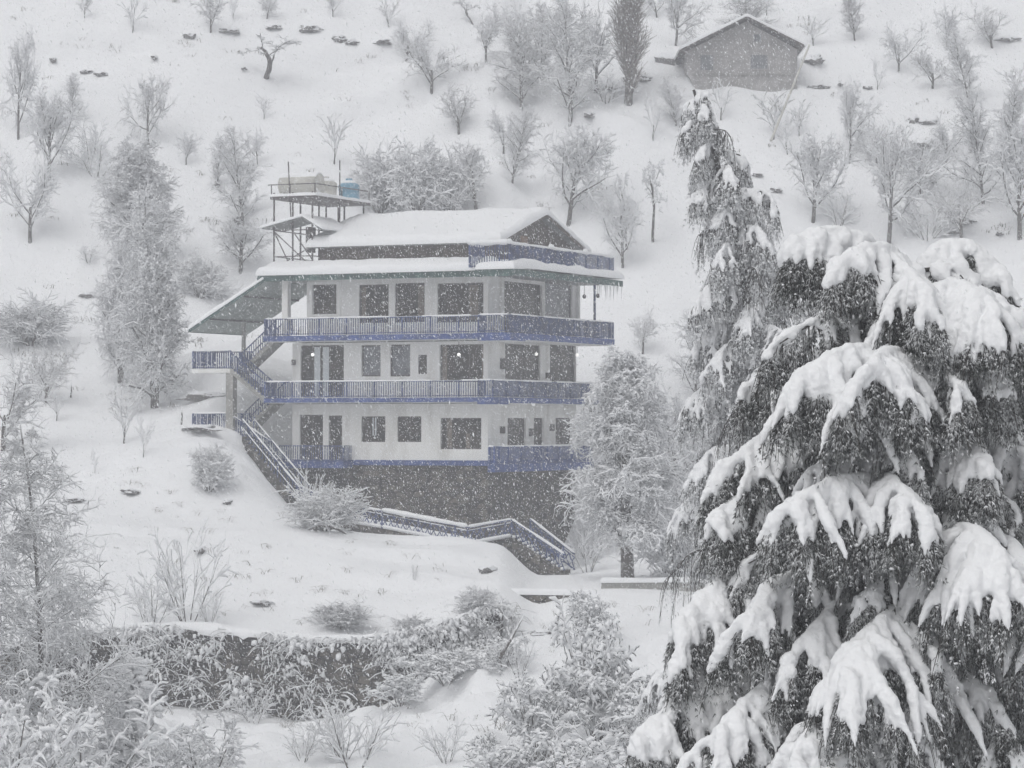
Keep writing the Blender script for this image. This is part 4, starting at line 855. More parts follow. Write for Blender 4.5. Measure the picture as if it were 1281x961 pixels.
for row in [
 ('vb', 37, 305, 125, 95, 'snowy spreading tree with a short dark trunk by the left edge above the rounded bush', T, G1),
 ('oa', 22, 176, 145, 62, 'tall bare tree at the far left edge, topmost of the left edge trees', T, G1),
 ('oc', 60, 224, 132, 78, 'bare upright tree, forked dark trunk, second from the left edge on the upper slope', T, G1),
 ('oa', 185, 182, 95, 60, 'compact bare tree rising straight above the tall snowy double tree', T, G1),
 ('db', 176, 340, 165, 118, 'wide hazy tree with fine twigs directly above the dense double tree left of the house', T, G2),
 ('da', 194, 510, 285, 122, 'tallest dense snow-laden tree left of the house with a dark leaning trunk', T, G2),
 ('db', 150, 482, 185, 85, 'dense snow-laden tree at the left flank of the tallest tree left of the house', T, G2),
 ('vc', 56, 506, 92, 82, 'bare vase-shaped tree standing alone on the lower left slope by the fence post', T, G1),
 ('ba', 38, 432, 68, 105, 'rounded dense snowy bush near the left edge', 'bush', G4),
 ('va', 5, 565, 130, 95, 'bare tree cut by the left edge, just above the feathery larch', T, G1),
 ('sa', 155, 555, 72, 42, 'small bare sapling with a thin dark trunk below the dense tall tree', 'sapling', G3),
 ('sb', 179, 579, 62, 26, 'slimmer pale sapling right beside the dark-stemmed one left of the landing', 'sapling', G3),
 ('sa', 71, 528, 42, 22, 'tiny sapling at the foot of the vase-shaped tree on the left slope', 'sapling', G3),
 ('sb', 119, 592, 35, 14, 'thin twiggy sapling alone on open snow, left of the two young ones', 'sapling', G3),
 ('va', 105, 24, 40, 16, 'leftmost faint sapling at the top edge', 'sapling', G3),
 ('sb', 165, 40, 58, 44, 'faint bushy pair of stems at the top edge, second from the left', 'sapling', G3),
 ('va', 263, 42, 62, 40, 'small round-headed bare tree above the long rock ledge at the top left', T, G1),
 ('sa', 291, 28, 36, 12, 'spindly faint sapling at the top edge above the rock ledge', 'sapling', G3),
 ('vc', 333, 25, 40, 32, 'small faint bare tree at the top edge above the right end of the rock ledge', T, G1),
 ('vb', 416, 22, 38, 24, 'small tree at the top edge right of the rocks', T, G1),
 ('ga', 331, 97, 50, 62, 'crooked dark pruned tree alone on the upper slope above the tank tower', T, G1),
 ('sa', 330, 152, 32, 18, 'little sapling just below the crooked tree', 'sapling', G3),
 ('la', 271, 234, 66, 30, 'slender bare tree left of the tank tower, its foot at a dark rock', T, G2),
 ('lb', 303, 292, 130, 74, 'tall fine-twigged snowy tree immediately left of the water tanks', T, G2),
 ('oc', 300, 345, 78, 88, 'spreading branchy tree behind the upper end of the stair canopy', T, G2),
 ('vb', 322, 208, 52, 30, 'small leaning snowy tree above the tall tree left of the tanks', T, G2),
 ('ba', 250, 372, 60, 70, 'snowy bush between the dense tall tree and the stair canopy', 'bush', G4),
 ('sa', 418, 210, 68, 34, 'thin bare sapling standing above the blue tank', 'sapling', G3),
 ('ba', 476, 268, 92, 85, 'dense snowy bush behind the roof ridge, left one of three', 'bush', 'bushes behind the roof ridge'),
 ('bb', 520, 266, 96, 80, 'dense snowy bush behind the roof ridge, middle one of three', 'bush', 'bushes behind the roof ridge'),
 ('ba', 563, 264, 86, 75, 'dense snowy bush behind the roof ridge, right one of three', 'bush', 'bushes behind the roof ridge'),
 ('va', 539, 121, 82, 64, 'round-headed bare tree with a dark stem, upper one of the pair above the roof bushes', T, G1),
 ('vc', 574, 169, 76, 68, 'round-headed bare tree leaning left, lower one of the pair above the roof bushes', T, G1),
 ('vb', 508, 76, 56, 56, 'faint pale tree up and left of the round-headed pair', T, G1),
 ('ga', 592, 30, 34, 26, 'dark crooked stem at the top edge left of centre', T, G1),
 ('va', 608, 84, 78, 48, 'faint vase-shaped tree left of the taller tree on the upper middle slope', T, G1),
 ('la', 652, 139, 118, 100, 'tall bare tree with tiered side branches on the upper middle slope', T, G1),
 ('oa', 596, 263, 92, 86, 'bare tree with a forked dark trunk right behind the roof ridge', T, G2),
 ('lb', 641, 229, 98, 56, 'faint narrow tree between the forked tree and the tall tree behind the gable', T, G1),
 ('oc', 711, 284, 150, 98, 'tall bare tree with spreading limbs right behind the gable peak', T, G2),
 ('lb', 713, 156, 160, 100, 'large hazy fine-twigged tree left of the poplar', T, G1),
 ('vb', 745, 118, 125, 90, 'broad pale tree touching the left side of the poplar', T, G1),
 ('col', 786, 132, 270, 72, 'dark columnar poplar rising out of the top edge', 'poplar', None),
 ('sb', 817, 181, 64, 38, 'pale young tree below and right of the poplar foot', 'sapling', G3),
 ('oa', 845, 57, 75, 64, 'bare tree left of the timber hut roof', T, G1),
 ('gb', 816, 303, 100, 56, 'pruned gnarled tree with knobbly limbs right of the gable', T, G2),
 ('oc', 779, 335, 110, 62, 'bare tree standing right beside the roof terrace corner', T, G2),
 ('gb', 783, 312, 95, 40, 'leaning stubby tree between the roof terrace and the gnarled tree', T, G2),
 ('va', 804, 444, 62, 44, 'small round sapling alone on the snow right of the upper balcony', 'sapling', G3),
 ('sb', 902, 150, 58, 40, 'faint sapling under the left corner of the hut', 'sapling', G3),
 ('sa', 968, 175, 66, 48, 'vase-shaped sapling below the middle of the hut', 'sapling', G3),
 ('sb', 986, 196, 58, 34, 'thin sapling leaning by the leaning pole below the hut', 'sapling', G3),
 ('sa', 1000, 172, 45, 25, 'faint sapling right of the leaning pole', 'sapling', G3),
 ('oa', 1063, 206, 112, 58, 'dark-stemmed bare tree below and right of the hut', T, G1),
 ('oc', 1017, 282, 134, 84, 'bare tree with a curving trunk just above the big cedar top', T, G1),
 ('oa', 1111, 309, 160, 112, 'large bare tree with twisting limbs above the middle of the big cedar', T, G1),
 ('lb', 1231, 256, 145, 84, 'tall fine-twigged tree on the right slope above the rightmost cedar bough', T, G1),
 ('va', 1203, 302, 88, 76, 'small spreading tree between the big cedar and the right slope trees', T, G1),
 ('oc', 1276, 300, 175, 100, 'bare tree cut by the right edge', T, G1),
 ('vc', 1243, 60, 62, 60, 'bare tree at the upper right corner', T, G1),
 ('vb', 1125, 90, 64, 56, 'pale round tree on the upper right slope, left one of two', T, G1),
 ('va', 1167, 112, 58, 48, 'pale round tree on the upper right slope, right one of two', T, G1),
 ('la', 1070, 52, 70, 44, 'slim tree at the top edge right of the hut', T, G1),
 ('sb', 1098, 112, 44, 26, 'faint sapling under the two pale round trees', 'sapling', G3),
 ('sa', 1018, 58, 36, 34, 'small dark sapling touching the right eave of the hut', 'sapling', G3),
 ('sa', 1270, 122, 44, 34, 'faint sapling near the right edge above the tall fine tree', 'sapling', G3),
 ('vb', 1185, 62, 60, 44, 'faint tree at the top edge between the round pair and the corner tree', T, G1),
 ('sb', 960, 20, 40, 30, 'faint sapling behind the hut ridge', 'sapling', G3),
 ('wa', 1160, 300, 50, 80, 'low twiggy shrub below the large twisting tree', 'shrub', None),
 ('wb', 1050, 285, 55, 70, 'pale twiggy shrub between the curving tree and the large twisting tree', 'shrub', None),
 ('va', 900, 300, 55, 45, 'faint small tree behind the leaning cedar trunk', T, G1),
 ('lb', 868, 500, 118, 70, 'pale bare tree left of the leaning cedar, above the big snowy tree crown', T, G2),
 ('oc', 848, 640, 165, 90, 'pale branchy tree filling the gap between the big snowy tree and the cedars', T, G2),
 ('oa', 885, 690, 170, 80, 'bare tree half hidden behind the cedar low branches', T, G2),
 ('ba', 840, 722, 130, 95, 'weeping snowy bush at the foot of the big snowy tree, right side', 'bush', G4),
 ('wb', 735, 716, 60, 60, 'snowy shrub between the steps and the big tree trunk', 'shrub', None),
 ('bb', 405, 664, 62, 100, 'low dome-shaped bush with frosted twigs in front of the house stairs', 'bush', G4),
 ('wb', 388, 655, 80, 40, 'upright frosted stems rising from the dome-shaped bush', 'shrub', None),
 ('bb', 262, 616, 62, 62, 'snow-laden bush below the lower landing', 'bush', G4),
 ('wa', 235, 778, 125, 95, 'tall bare twiggy shrub above the retaining wall', 'shrub', None),
 ('wb', 190, 786, 85, 85, 'arching snowy shrub on top of the retaining wall, left of the twiggy one', 'shrub', None),
 ('wa', 262, 782, 50, 40, 'small dry shrub right of the tall twiggy one on the wall', 'shrub', None),
 ('ba', 425, 786, 38, 95, 'flattened snowy bush at the wall top in the middle of the slope', 'bush', G4),
 ('wa', 519, 726, 24, 8, 'dry stalk standing in smooth snow below the lattice railing', 'stalk', None),
 ('lb', 676, 102, 100, 70, 'faint tree in the dense clump left of the poplar, just above the tall tiered one', T, G1),
 ('vb', 640, 62, 62, 50, 'pale tree at the top of the slope above the tall tiered tree', T, G1),
 ('lb', 938, 46, 62, 74, 'pale fine-twigged tree rising directly behind the ridge of the hut', T, G1),
 ('oc', 1150, 246, 84, 74, 'pale spreading tree between the large twisting tree and the tall fine-twigged one', T, G1),
 ('vb', 1184, 202, 62, 54, 'small pale tree just right of the large dark rock face', T, G1),
 ('lb', 1262, 196, 92, 60, 'pale tree against the right edge above the edge-cut tree', T, G1),
 ('va', 1098, 214, 60, 50, 'small pale tree between the dark-stemmed tree and the rocks on the right', T, G1),
 ('vb', 630, 192, 62, 52, 'pale small tree left of the tree behind the gable, on open snow', T, G1),
 ('wb', 758, 128, 42, 80, 'low frosted thicket at the left foot of the poplar', 'shrub', None),
 ('lb', 846, 158, 60, 42, 'pale slim tree below the left corner of the hut', T, G1),
 ('vb', 232, 206, 46, 40, 'small faint tree on open snow right of the compact tree', T, G1),
 ('wb', 112, 200, 60, 60, 'frosted scrub between the forked tree and the double tree', 'shrub', None),
 ('lg', 560, 856, 46, 90, 'snow-laden brush at the right foot of the retaining wall', 'shrub', None),
 ('lg', 500, 884, 40, 80, 'low snowy brush at the middle foot of the retaining wall', 'shrub', None),
 ('lf', 628, 838, 50, 60, 'snow-laden brush around the foot of the broken stick', 'shrub', None),
 ('wb', 650, 850, 60, 50, 'frosted stems right of the broken stick', 'shrub', None),
 ('fr', 600, 792, 36, 70, 'frosted brush on the bank below the kerb wall', 'shrub', None),
 ('va', 700, 62, 70, 50, 'faint round tree at the top centre left of the poplar', T, G1),
 ('vb', 822, 22, 40, 40, 'faint small tree at the top edge right of the poplar', T, G1),
 ('sa', 486, 34, 36, 30, 'faint sapling at the top edge above the lone dark rock', 'sapling', G3),
 ('lb', 1212, 130, 90, 60, 'faint fine-twigged tree above the tall one on the right slope', T, G1),
 ('vb', 935, 300, 70, 60, 'pale small tree filling the snow right behind the leaning cedar', T, G1),
 ('lb', 90, 150, 60, 30, 'faint slim tree right of the two tall left edge trees', T, G1),
 ('wb', 120, 220, 50, 90, 'frosted thicket right of the forked tree on the left slope', 'shrub', None),
 ('wb', 110, 330, 26, 40, 'tiny frosted shrub right of the short-trunked left tree', 'shrub', None),
 ('bb', 600, 785, 45, 50, 'snow-laden bush at the right end of the retaining wall top', 'bush', G4),
 ('ba', 520, 800, 28, 60, 'snowy bush spilling over the right half of the retaining wall', 'bush', G4),
 ('bb', 600, 812, 40, 60, 'small snowy bush below the right end of the retaining wall', 'bush', G4),
 ('wb', 320, 905, 40, 70, 'thin frosted shrub at the foot of the retaining wall', 'shrub', None),
 ('wb', 735, 700, 60, 50, 'frosted shrub close under the stone base of the house', 'shrub', None),
]:
    place(*row)

# bent trunk in front of the dome bush
q = [at(384, 664, 139.2), at(398, 657, 139), at(412, 657, 138.9), at(424, 662, 138.8), at(434, 668, 138.7)]
root = empty('bent_trunk', tuple(q[0])); tag(root, 'bowed bare trunk arching over the snow under the dome-shaped bush', 'trunk'); m_ = MB()
m_.tubes(np.array([[p - q[0] for p in q]]), np.array([[.09, .1, .1, .08, .05]]), 8); m_.build('stem', M['bark'], root, True)

# the big snow-laden broadleaf by the path
def snowy_tree(name, px, py, y, hpx, wpx, seed, label, cat='tree', twig='twig_heavy', clump=.45, cr=.07, spec=None, stems=1, trunk_t=.12, r=.3, tw=1.4, cone=.8, var=(.75, 1.25), a1=(38, 68), up1=.04, dr1=.22, a2=(30, 65), dr2=.35, dr3=.5, st=.035, lv=(1, 2, 3)):
    t = Tree(seed); k = y / F; H = hpx * k; p0 = at(px, py, y); Wd = wpx * k
    root = empty(name, tuple(p0)); tag(root, label, cat)
    P, _ = t.branch((0, 0, -.6), (t.r.normal(0, .02), 0, 1), H * .97 + .6, r, r * .2, 0, 12, .018, .0, 0)
    n1, n2, n3, n4 = spec or (46, 8, 6, 4)
    for i in range(n1):
        tt = trunk_t + (1 - trunk_t) * (i + .5) / n1; p, d = interp(P, tt)
        prof = (1 - tt) ** cone * 1.0 if tt > .3 else (.75 + .25 * (tt - trunk_t) / (.3 - trunk_t + 1e-6)) * (.7 ** cone)
        l = Wd * .5 * prof * t.r.uniform(*var) + .25
        dd = rot_away(d, math.radians(t.r.uniform(*a1)), i * 2.4 + t.r.normal(0, .3))
        ra = max(r * .35 * (1 - tt), .02); Q, _ = t.branch(p, dd, l, ra, ra * .3, 1, 6, .10, up1, dr1)
        for j in range(n2):
            q_, e_ = interp(Q, .2 + .8 * (j + t.r.random()) / n2); l2 = l * .38 * t.r.uniform(.6, 1.2) + .1
            Q2, _ = t.branch(q_, rot_away(e_, math.radians(t.r.uniform(*a2)), t.r.uniform(0, 6.28)), l2, max(ra * .4, .012), .008, 2, 4, .14, 0, dr2)
            for h in range(n3):
                q3, e3 = interp(Q2, .15 + .85 * (h + t.r.random()) / n3); l3 = l2 * .5 * t.r.uniform(.6, 1.2) + .06
                Q3, _ = t.branch(q3, rot_away(e3, math.radians(t.r.uniform(30, 70)), t.r.uniform(0, 6.28)), l3, .012, .007, 3, 3, .2, 0, dr3)
                for g in range(n4):
                    q4, e4 = interp(Q3, .2 + .8 * (g + t.r.random()) / n4)
                    t.branch(q4, rot_away(e4, math.radians(50), t.r.uniform(0, 6.28)), l3 * .6, .010, .006, 4, 2, .2, 0, dr3)
    tr, cr_ = MB(), MB(); pts = []
    for (lvl, ns), L in t.paths.items():
        Pm = np.array([p for p, _ in L]); R = np.array([r_ for _, r_ in L])
        if lvl >= 2: R = np.maximum(R * tw, .012)
        (tr if lvl <= 1 else cr_).tubes(Pm, R, 8 if lvl == 0 else (5 if lvl == 1 else 3))
        if lvl >= 2: pts.append(Pm.reshape(-1, 3))
    tr.build('trunk', M['bark'], root, True); cr_.build('crown', M[twig], root, True)
    b_ = MB(); snow_on(b_, t.paths, st, lv, t.r)
    if clump:
        pts = np.concatenate(pts); C = pts[t.r.random(len(pts)) < clump]; BL.put(b_, C + [0, 0, cr * .4], cr * t.r.uniform(.4, 1.5, len(C)), .6, t.r, .12)
    b_.build('snow_cover', M['snow'], root, True)
    return root
snowy_tree('snowy_tree', 786, 732, 132.5, 292, 176, 5, 'big snow-covered tree with thick dark trunk beside the path, hiding the house right end', clump=.16, cr=.055, trunk_t=.17, r=.33, spec=(60, 12, 6, 3), cone=.56, var=(.65, 1.2), st=.055, a1=(35, 62), dr1=.42, dr2=.6)
# larches on the left
snowy_tree('larch_tree', 66, 985, 101, 470, 330, 8, 'tall feathery larch with level frosted branches at the left edge', twig='twig_heavy', clump=.0, cr=.04, trunk_t=.08, r=.13, spec=(38, 13, 5, 2), st=.024, lv=(1, 2, 3), cone=.85, tw=1.0, var=(.6, 1.25), a1=(58, 78), up1=.07, dr1=.03, a2=(35, 60), dr2=.12, dr3=.15)
snowy_tree('larch_tree', -22, 1000, 99, 420, 230, 9, 'frosted larch half cut by the left edge, lower than its neighbour', clump=.02, cr=.05, trunk_t=.1, r=.14, spec=(34, 10, 6, 1), cone=.7, var=(.5, 1.3), a1=(55, 80), dr1=.08, dr2=.5)
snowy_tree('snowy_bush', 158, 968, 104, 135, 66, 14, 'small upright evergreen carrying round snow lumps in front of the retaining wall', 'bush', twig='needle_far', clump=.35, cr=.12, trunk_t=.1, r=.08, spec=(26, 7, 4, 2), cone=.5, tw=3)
G5 = 'snow-laden broadleaf shrubs below the terrace'; G6 = 'frosted bushes in the lower left corner'
for row, yy in [(('fr', 90, 1030, 190, 230, 'dense frosted bush at the bottom left, right under the larch trunk', 'bush', G6), 98), (('fs', 205, 1010, 110, 110, 'frosted bush in front of the retaining wall, right of the evergreen with snow lumps', 'bush', G6), 102),
      (('fs', 10, 1040, 190, 180, 'frosted bush in the bottom left corner of the view', 'bush', G6), 93), (('fr', 255, 985, 95, 130, 'low frosted bush at the bottom edge, rightmost of the lower left thicket', 'bush', G6), 103),
      (('lf', 748, 925, 175, 105, 'tall leafy shrub loaded with snow under the terrace, tallest of its group', 'shrub', G5), 108), (('lg', 675, 945, 115, 110, 'broad leafy shrub with snow lumps left of the tallest one', 'shrub', G5), 106),
      (('lf', 800, 940, 120, 110, 'leafy snow-laden shrub tucked against the big cedar low boughs', 'shrub', G5), 106), (('lg', 632, 1010, 95, 110, 'leafy shrub at the bottom edge, leftmost of its group', 'shrub', G5), 103),
      (('lf', 722, 1020, 120, 130, 'leafy shrub at the bottom edge directly in front of the tallest one', 'shrub', G5), 101), (('lg', 735, 812, 75, 70, 'small snow-laden shrub hanging off the bank below the path', 'shrub', G5), 122)]:
    place(*row, y=yy)
place('wa', 445, 965, 95, 120, 'bare twiggy shrub at the bottom edge left of centre', 'shrub')
place('wb', 430, 950, 70, 80, 'frosted shrub behind the twiggy one at the bottom edge', 'shrub')
place('wa', 380, 955, 55, 60, 'low dry shrub at the bottom edge, left of the twiggy one', 'shrub')
place('wb', 560, 955, 60, 70, 'thin snowy shrub at the bottom edge near the leafy shrubs', 'shrub')

# creepers on the retaining wall (uncountable growth)
rg = np.random.default_rng(77); tw_, sn_ = MB(), MB(); Ps = []
N = 4200; X = rg.uniform(-20, .3, N); f_ = rg.random(N) ** 1.3
top = ground(X, wall_line(X) + 1.0); bot = ground(X, wall_line(X) - .7)
keep = rg.random(N) < .50 + 1.8 * vnoise(X, f_ * 3, 1.5, 12) + .9 * vnoise(X, f_ * 3, .5, 14); X, f_, top, bot = X[keep], f_[keep], top[keep], bot[keep]; N = len(X)
Z0 = top + .15 - (top - bot) * f_; Y0 = wall_line(X) - .25
P = np.zeros((N, 4, 3)); P[:, 0] = np.stack([X, Y0 + .2, Z0], -1); dx = rg.normal(0, .28, N); ln = rg.uniform(.25, .8, N)
for i, (o_, dr) in enumerate(((.22, .06), (.38, -.12), (.45, -.5))): P[:, i + 1] = np.stack([X + dx * (i + 1) / 2, Y0 - o_ * ln - .05, Z0 + dr * ln], -1)
tw_.tubes(P, np.tile(np.array([.015, .013, .010, .006]), (N, 1)), 3)
N2 = 2; sn_.tubes(P[::2] + [0, 0, .03], np.tile(np.array([.014, .024, .022, .008]), (len(P[::2]), 1)) * rg.uniform(.5, 1.5, (len(P[::2]), 1)), 4); Q = P[rg.random(N) < .3]; C = Q[:, 1:4].reshape(-1, 3); BL.put(sn_, C + [0, 0, .04] + rg.normal(0, .09, C.shape), rg.uniform(.015, .085, len(C)) * (1 + 1.3 * vnoise(C[:, 0], C[:, 2], .8, 3)), 1.35, rg)
cp = tw_.build('creeper', M['bark'], None, True); tag(cp, 'tangled frosted creepers hanging over the retaining wall', 'creeper', kind='stuff'); sn_.build('snow_cover', M['snow'], cp, True)

# tufts of grass poking through the snow (uncountable)
g_ = MB(); pts = []
for _ in range(260):
    px, py = rg.uniform(60, 860), rg.uniform(590, 940); x_, y_, z_ = hit(px, py); n_ = rg.integers(2, 11)
    if 128 < y_ < 146 and x_ > -3: continue
    for _k in range(n_):
        bx, by = x_ + rg.normal(0, .13), y_ + rg.normal(0, .18); a = rg.uniform(0, 6.28); l = rg.uniform(.08, .40)
        pts.append([[bx, by, z_ - .05], [bx + math.cos(a) * l * .5, by + math.sin(a) * l * .4, z_ + l * .6], [bx + math.cos(a) * l * 1.2, by + math.sin(a) * l * .9, z_ + l * .45]])
g_.tubes(np.array(pts), np.tile(np.array([.012, .010, .005]), (len(pts), 1)), 3)
tag(g_.build('dry_grass', M['straw'], None, True), 'dry grass blades poking through the snow on the lower slope', 'grass', kind='stuff')

g_ = MB(); pts = []; K = 60000
bx = rg.uniform(-46, 46, K); by = rg.uniform(158, 219, K); sw = np.mod((by + 5 * vnoise(bx, by, 14, 21) + 1.2 * vnoise(bx, by, 3, 22)) / 6.5, 1)
pr = np.where(sw < .17, .16, .006) * np.clip(.25 + 2.6 * vnoise(bx, by, 5, 31), 0, 1) * np.clip(.6 + 2 * vnoise(bx, by, .8, 33), 0, 1.4); kp = rg.random(K) < pr; bx, by = bx[kp], by[kp]; bz = ground(bx, by)
for x_, y_, z_ in zip(bx, by, bz):
    for _k in range(rg.integers(3, 9)):
        ox, oy = x_ + rg.normal(0, .22), y_ + rg.normal(0, .12); a = rg.uniform(0, 6.28); l = rg.uniform(.10, .42)
        pts.append([[ox, oy, z_ - .1], [ox + math.cos(a) * l * .4, oy + math.sin(a) * l * .3, z_ + l * .6], [ox + math.cos(a) * l, oy + math.sin(a) * l * .7, z_ + l * .35]])
g_.tubes(np.array(pts), np.tile(np.array([.022, .02, .008]), (len(pts), 1)), 3)
tag(g_.build('brush', M['straw'], None, True), 'tufts of dead brush poking out along the terrace ledges of the upper slope', 'brush', kind='stuff')

# ------------------------------------------------------------------ rocks showing through
rid = 0
def rock(px, py, wpx, hpx, label, seed):
    x_, y_, z_ = hit(px, py); k = y_ / F; a_, h_ = wpx * k / 2 * .85, hpx * k * .75
    import bmesh
    bm = bmesh.new(); bmesh.ops.create_icosphere(bm, subdivisions=3, radius=1)
    for v in bm.verts:
        n_ = mnoise.noise(v.co * 1.6 + Vector((seed * 3.1, 0, 0))) * .8 + mnoise.noise(v.co * 4 + Vector((0, seed, 0))) * .55
        v.co *= 1 + n_; v.co.x *= a_; v.co.y *= .5; v.co.z *= h_ * .62
    me = bpy.data.meshes.new('rock'); bm.to_mesh(me); bm.free(); me.materials.append(M['rock'])
    for p in me.polygons: p.use_smooth = True
    o = bpy.data.objects.new('rock', me); sc.collection.objects.link(o); o.location = (x_, y_ - .05, z_ - h_ * .02); tag(o, label, 'rock', 'dark rocks showing through the snow')
for i, r_ in enumerate([(238, 46, 18, 9, 'small dark rock at the left end of the top ledge'), (285, 41, 34, 6, 'long thin rock of the top ledge, in the middle'), (342, 36, 24, 6, 'flat rock right of the long one in the top ledge'), (388, 36, 34, 12, 'biggest dark rock of the top ledge'),
    (425, 50, 26, 10, 'rock just below the right end of the top ledge'), (480, 56, 20, 8, 'lone dark rock left of the faint pale tree'), (440, 54, 16, 8, 'rock between the ledge and the lone rock'), (66, 77, 10, 6, 'tiny dark rock on the upper left slope'),
    (125, 94, 18, 8, 'dark rock on the upper left slope, rightmost of its row'), (107, 90, 14, 5, 'small flat rock in the upper left row'), (193, 72, 8, 6, 'speck-like rock alone on the upper left snow'),
    (272, 230, 10, 10, 'dark rock at the foot of the slender tree left of the tower'), (296, 282, 16, 14, 'dark block of rock behind the tall tree beside the tanks'), (305, 87, 8, 5, 'small rock left of the crooked tree'),
    (832, 78, 34, 20, 'dark rocky outcrop left of the hut'), (1018, 76, 26, 16, 'dark rock under the right eave of the hut'), (1020, 110, 38, 9, 'flat dark ledge at the lower right of the hut'), (762, 112, 34, 10, 'rock ledge left of the poplar foot'),
    (806, 100, 22, 9, 'rock right beside the poplar trunk'), (737, 148, 14, 7, 'small dark rock below the broad pale tree'), (1142, 152, 16, 16, 'dark rock on the right slope, upper left of its cluster'), (1160, 154, 24, 8, 'slanting rock beside the upper rock on the right slope'),
    (1158, 186, 26, 13, 'large dark rock face on the right slope'), (1166, 228, 10, 7, 'small rock below the large face on the right slope'), (948, 220, 14, 6, 'short dark rock behind the leaning cedar'), (970, 240, 18, 10, 'rock between the leaning cedar and the curving tree'),
    (1208, 278, 32, 7, 'thin dark ledge at the foot of the small spreading tree'), (1195, 292, 20, 7, 'dark ledge below the thin one on the right'), (1250, 294, 10, 7, 'small round rock near the right edge'), (1262, 52, 30, 8, 'dark ledge at the upper right corner'), (1052, 108, 8, 5, 'pebble-sized rock right of the hut ledge'),
    (1085, 111, 14, 5, 'small rock far right of the hut ledge'), (110, 372, 24, 9, 'dark scar right of the rounded bush'), (260, 498, 60, 14, 'dark exposed bank behind the lower landing'), (250, 545, 50, 9, 'dark exposed edge under the lower landing'),
    (95, 628, 26, 6, 'dark earthy scar on the left slope'), (165, 617, 30, 7, 'dark scar with grass left of the snow-laden bush'), (250, 690, 16, 10, 'dark clod in the snow above the twiggy shrub'), (285, 629, 12, 8, 'small dark clod under the snow-laden bush'), (328, 755, 34, 8, 'slanting broken log-like rock on the mid slope'),
    (625, 760, 14, 7, 'small rock below the kerb wall'), (680, 792, 40, 9, 'brownish patch of rock on the bank below the path'), (610, 715, 22, 14, 'snow-capped boulder at the foot of the stone wall'), (660, 706, 14, 8, 'small boulder right of the snow-capped one')]):
    rock(*r_, i)

# fence posts, stick
def stick(name, a, b, r, label, cat, mtl='bark'):
    a = np.array(a); b = np.array(b); o = empty(name, tuple(a)); tag(o, label, cat); m_ = MB(); mid = (b - a) * .5 + [0.03, 0, .02]
    m_.tubes(np.array([[[0, 0, 0], mid, b - a]]), np.array([[r, r * .8, r * .45]]), 7, closed=True); m_.build('shaft', M[mtl], o, True)
x_, y_, z_ = hit(88, 498); stick('fence_post', (x_, y_, z_ - .2), (x_ + .05, y_, z_ + .85), .05, 'thin dark post alone in the snow on the left slope', 'post')
x_, y_, z_ = hit(227, 532); stick('fence_post', (x_, y_, z_ - .2), (x_, y_, z_ + .95), .05, 'dark post at the outer end of the lower landing', 'post')
p_ = at(625, 824, 116.5); stick('broken_stick', p_, at(655, 770, 117), .07, 'dark broken stick leaning out of the snow right of the retaining wall', 'stick')

# ================================================================== CEDARS
def curve(pts, n):
    pts = np.array(pts, float); d = np.r_[0, np.cumsum(np.linalg.norm(np.diff(pts, axis=0), axis=1))]; d /= d[-1]; t = np.linspace(0, 1, n)
    o = np.stack([np.interp(t, d, pts[:, i]) for i in range(3)], -1)
    for _ in range(max(1, n // 6)): o[1:-1] = .25 * o[:-2] + .5 * o[1:-1] + .25 * o[2:]
    return o
def remesh(mb, name, vox, parent, disp=.02, seed=0, smooth_it=2):
    o = mb.build('tmp', M['snow']); md = o.modifiers.new('r', 'REMESH'); md.mode = 'VOXEL'; md.voxel_size = vox
    ms = o.modifiers.new('s', 'SMOOTH'); ms.factor = .5; ms.iterations = smooth_it
    dg = bpy.context.evaluated_depsgraph_get(); me = bpy.data.meshes.new_from_object(o.evaluated_get(dg)); old = o.data; bpy.data.objects.remove(o); bpy.data.meshes.remove(old)
    n = len(me.vertices); co = np.zeros(n * 3); me.vertices.foreach_get('co', co); co = co.reshape(-1, 3); no = np.zeros(n * 3); me.vertices.foreach_get('normal', no); no = no.reshape(-1, 3)
    d = vnoise(co[:, 0] + co[:, 1] * .7, co[:, 2] - co[:, 1] * .5, .16, seed) * disp * 2 + vnoise(co[:, 0] - co[:, 1] * .6, co[:, 2] + co[:, 0] * .3, .06, seed + 3) * disp + vnoise(co[:, 0] * 1.1 + co[:, 1] * .5, co[:, 2] * 1.2 - co[:, 1] * .4, .03, seed + 5) * disp * .9
    co += no * d[:, None]; me.vertices.foreach_set('co', co.ravel()); me.polygons.foreach_set('use_smooth', np.ones(len(me.polygons), bool)); me.update()
    me.materials.clear(); me.materials.append(M['snow']); me.name = name
    ob = bpy.data.objects.new(name, me); sc.collection.objects.link(ob); ob.parent = parent; return ob
def needles(mb, C, D_, ln, wd, k, rg):
    """k thin needles around each centre C, leaning along D_"""
    C = np.repeat(C, k, 0); D_ = np.repeat(D_, k, 0); n = len(C); V = rg.normal(0, 1, (n, 3)); V /= np.linalg.norm(V, axis=1, keepdims=True)
    d = V * .62 + D_ * .9; d /= np.linalg.norm(d, axis=1, keepdims=True); L = ln * rg.uniform(.6, 1.3, (n, 1)); s_ = np.cross(d, rg.normal(0, 1, (n, 3))); s_ /= np.linalg.norm(s_, axis=1, keepdims=True) + 1e-9
    v = np.stack([C - s_ * wd / 2, C + s_ * wd / 2, C + d * L], 1).reshape(-1, 3); mb.add(v, np.arange(n * 3).reshape(-1, 3))
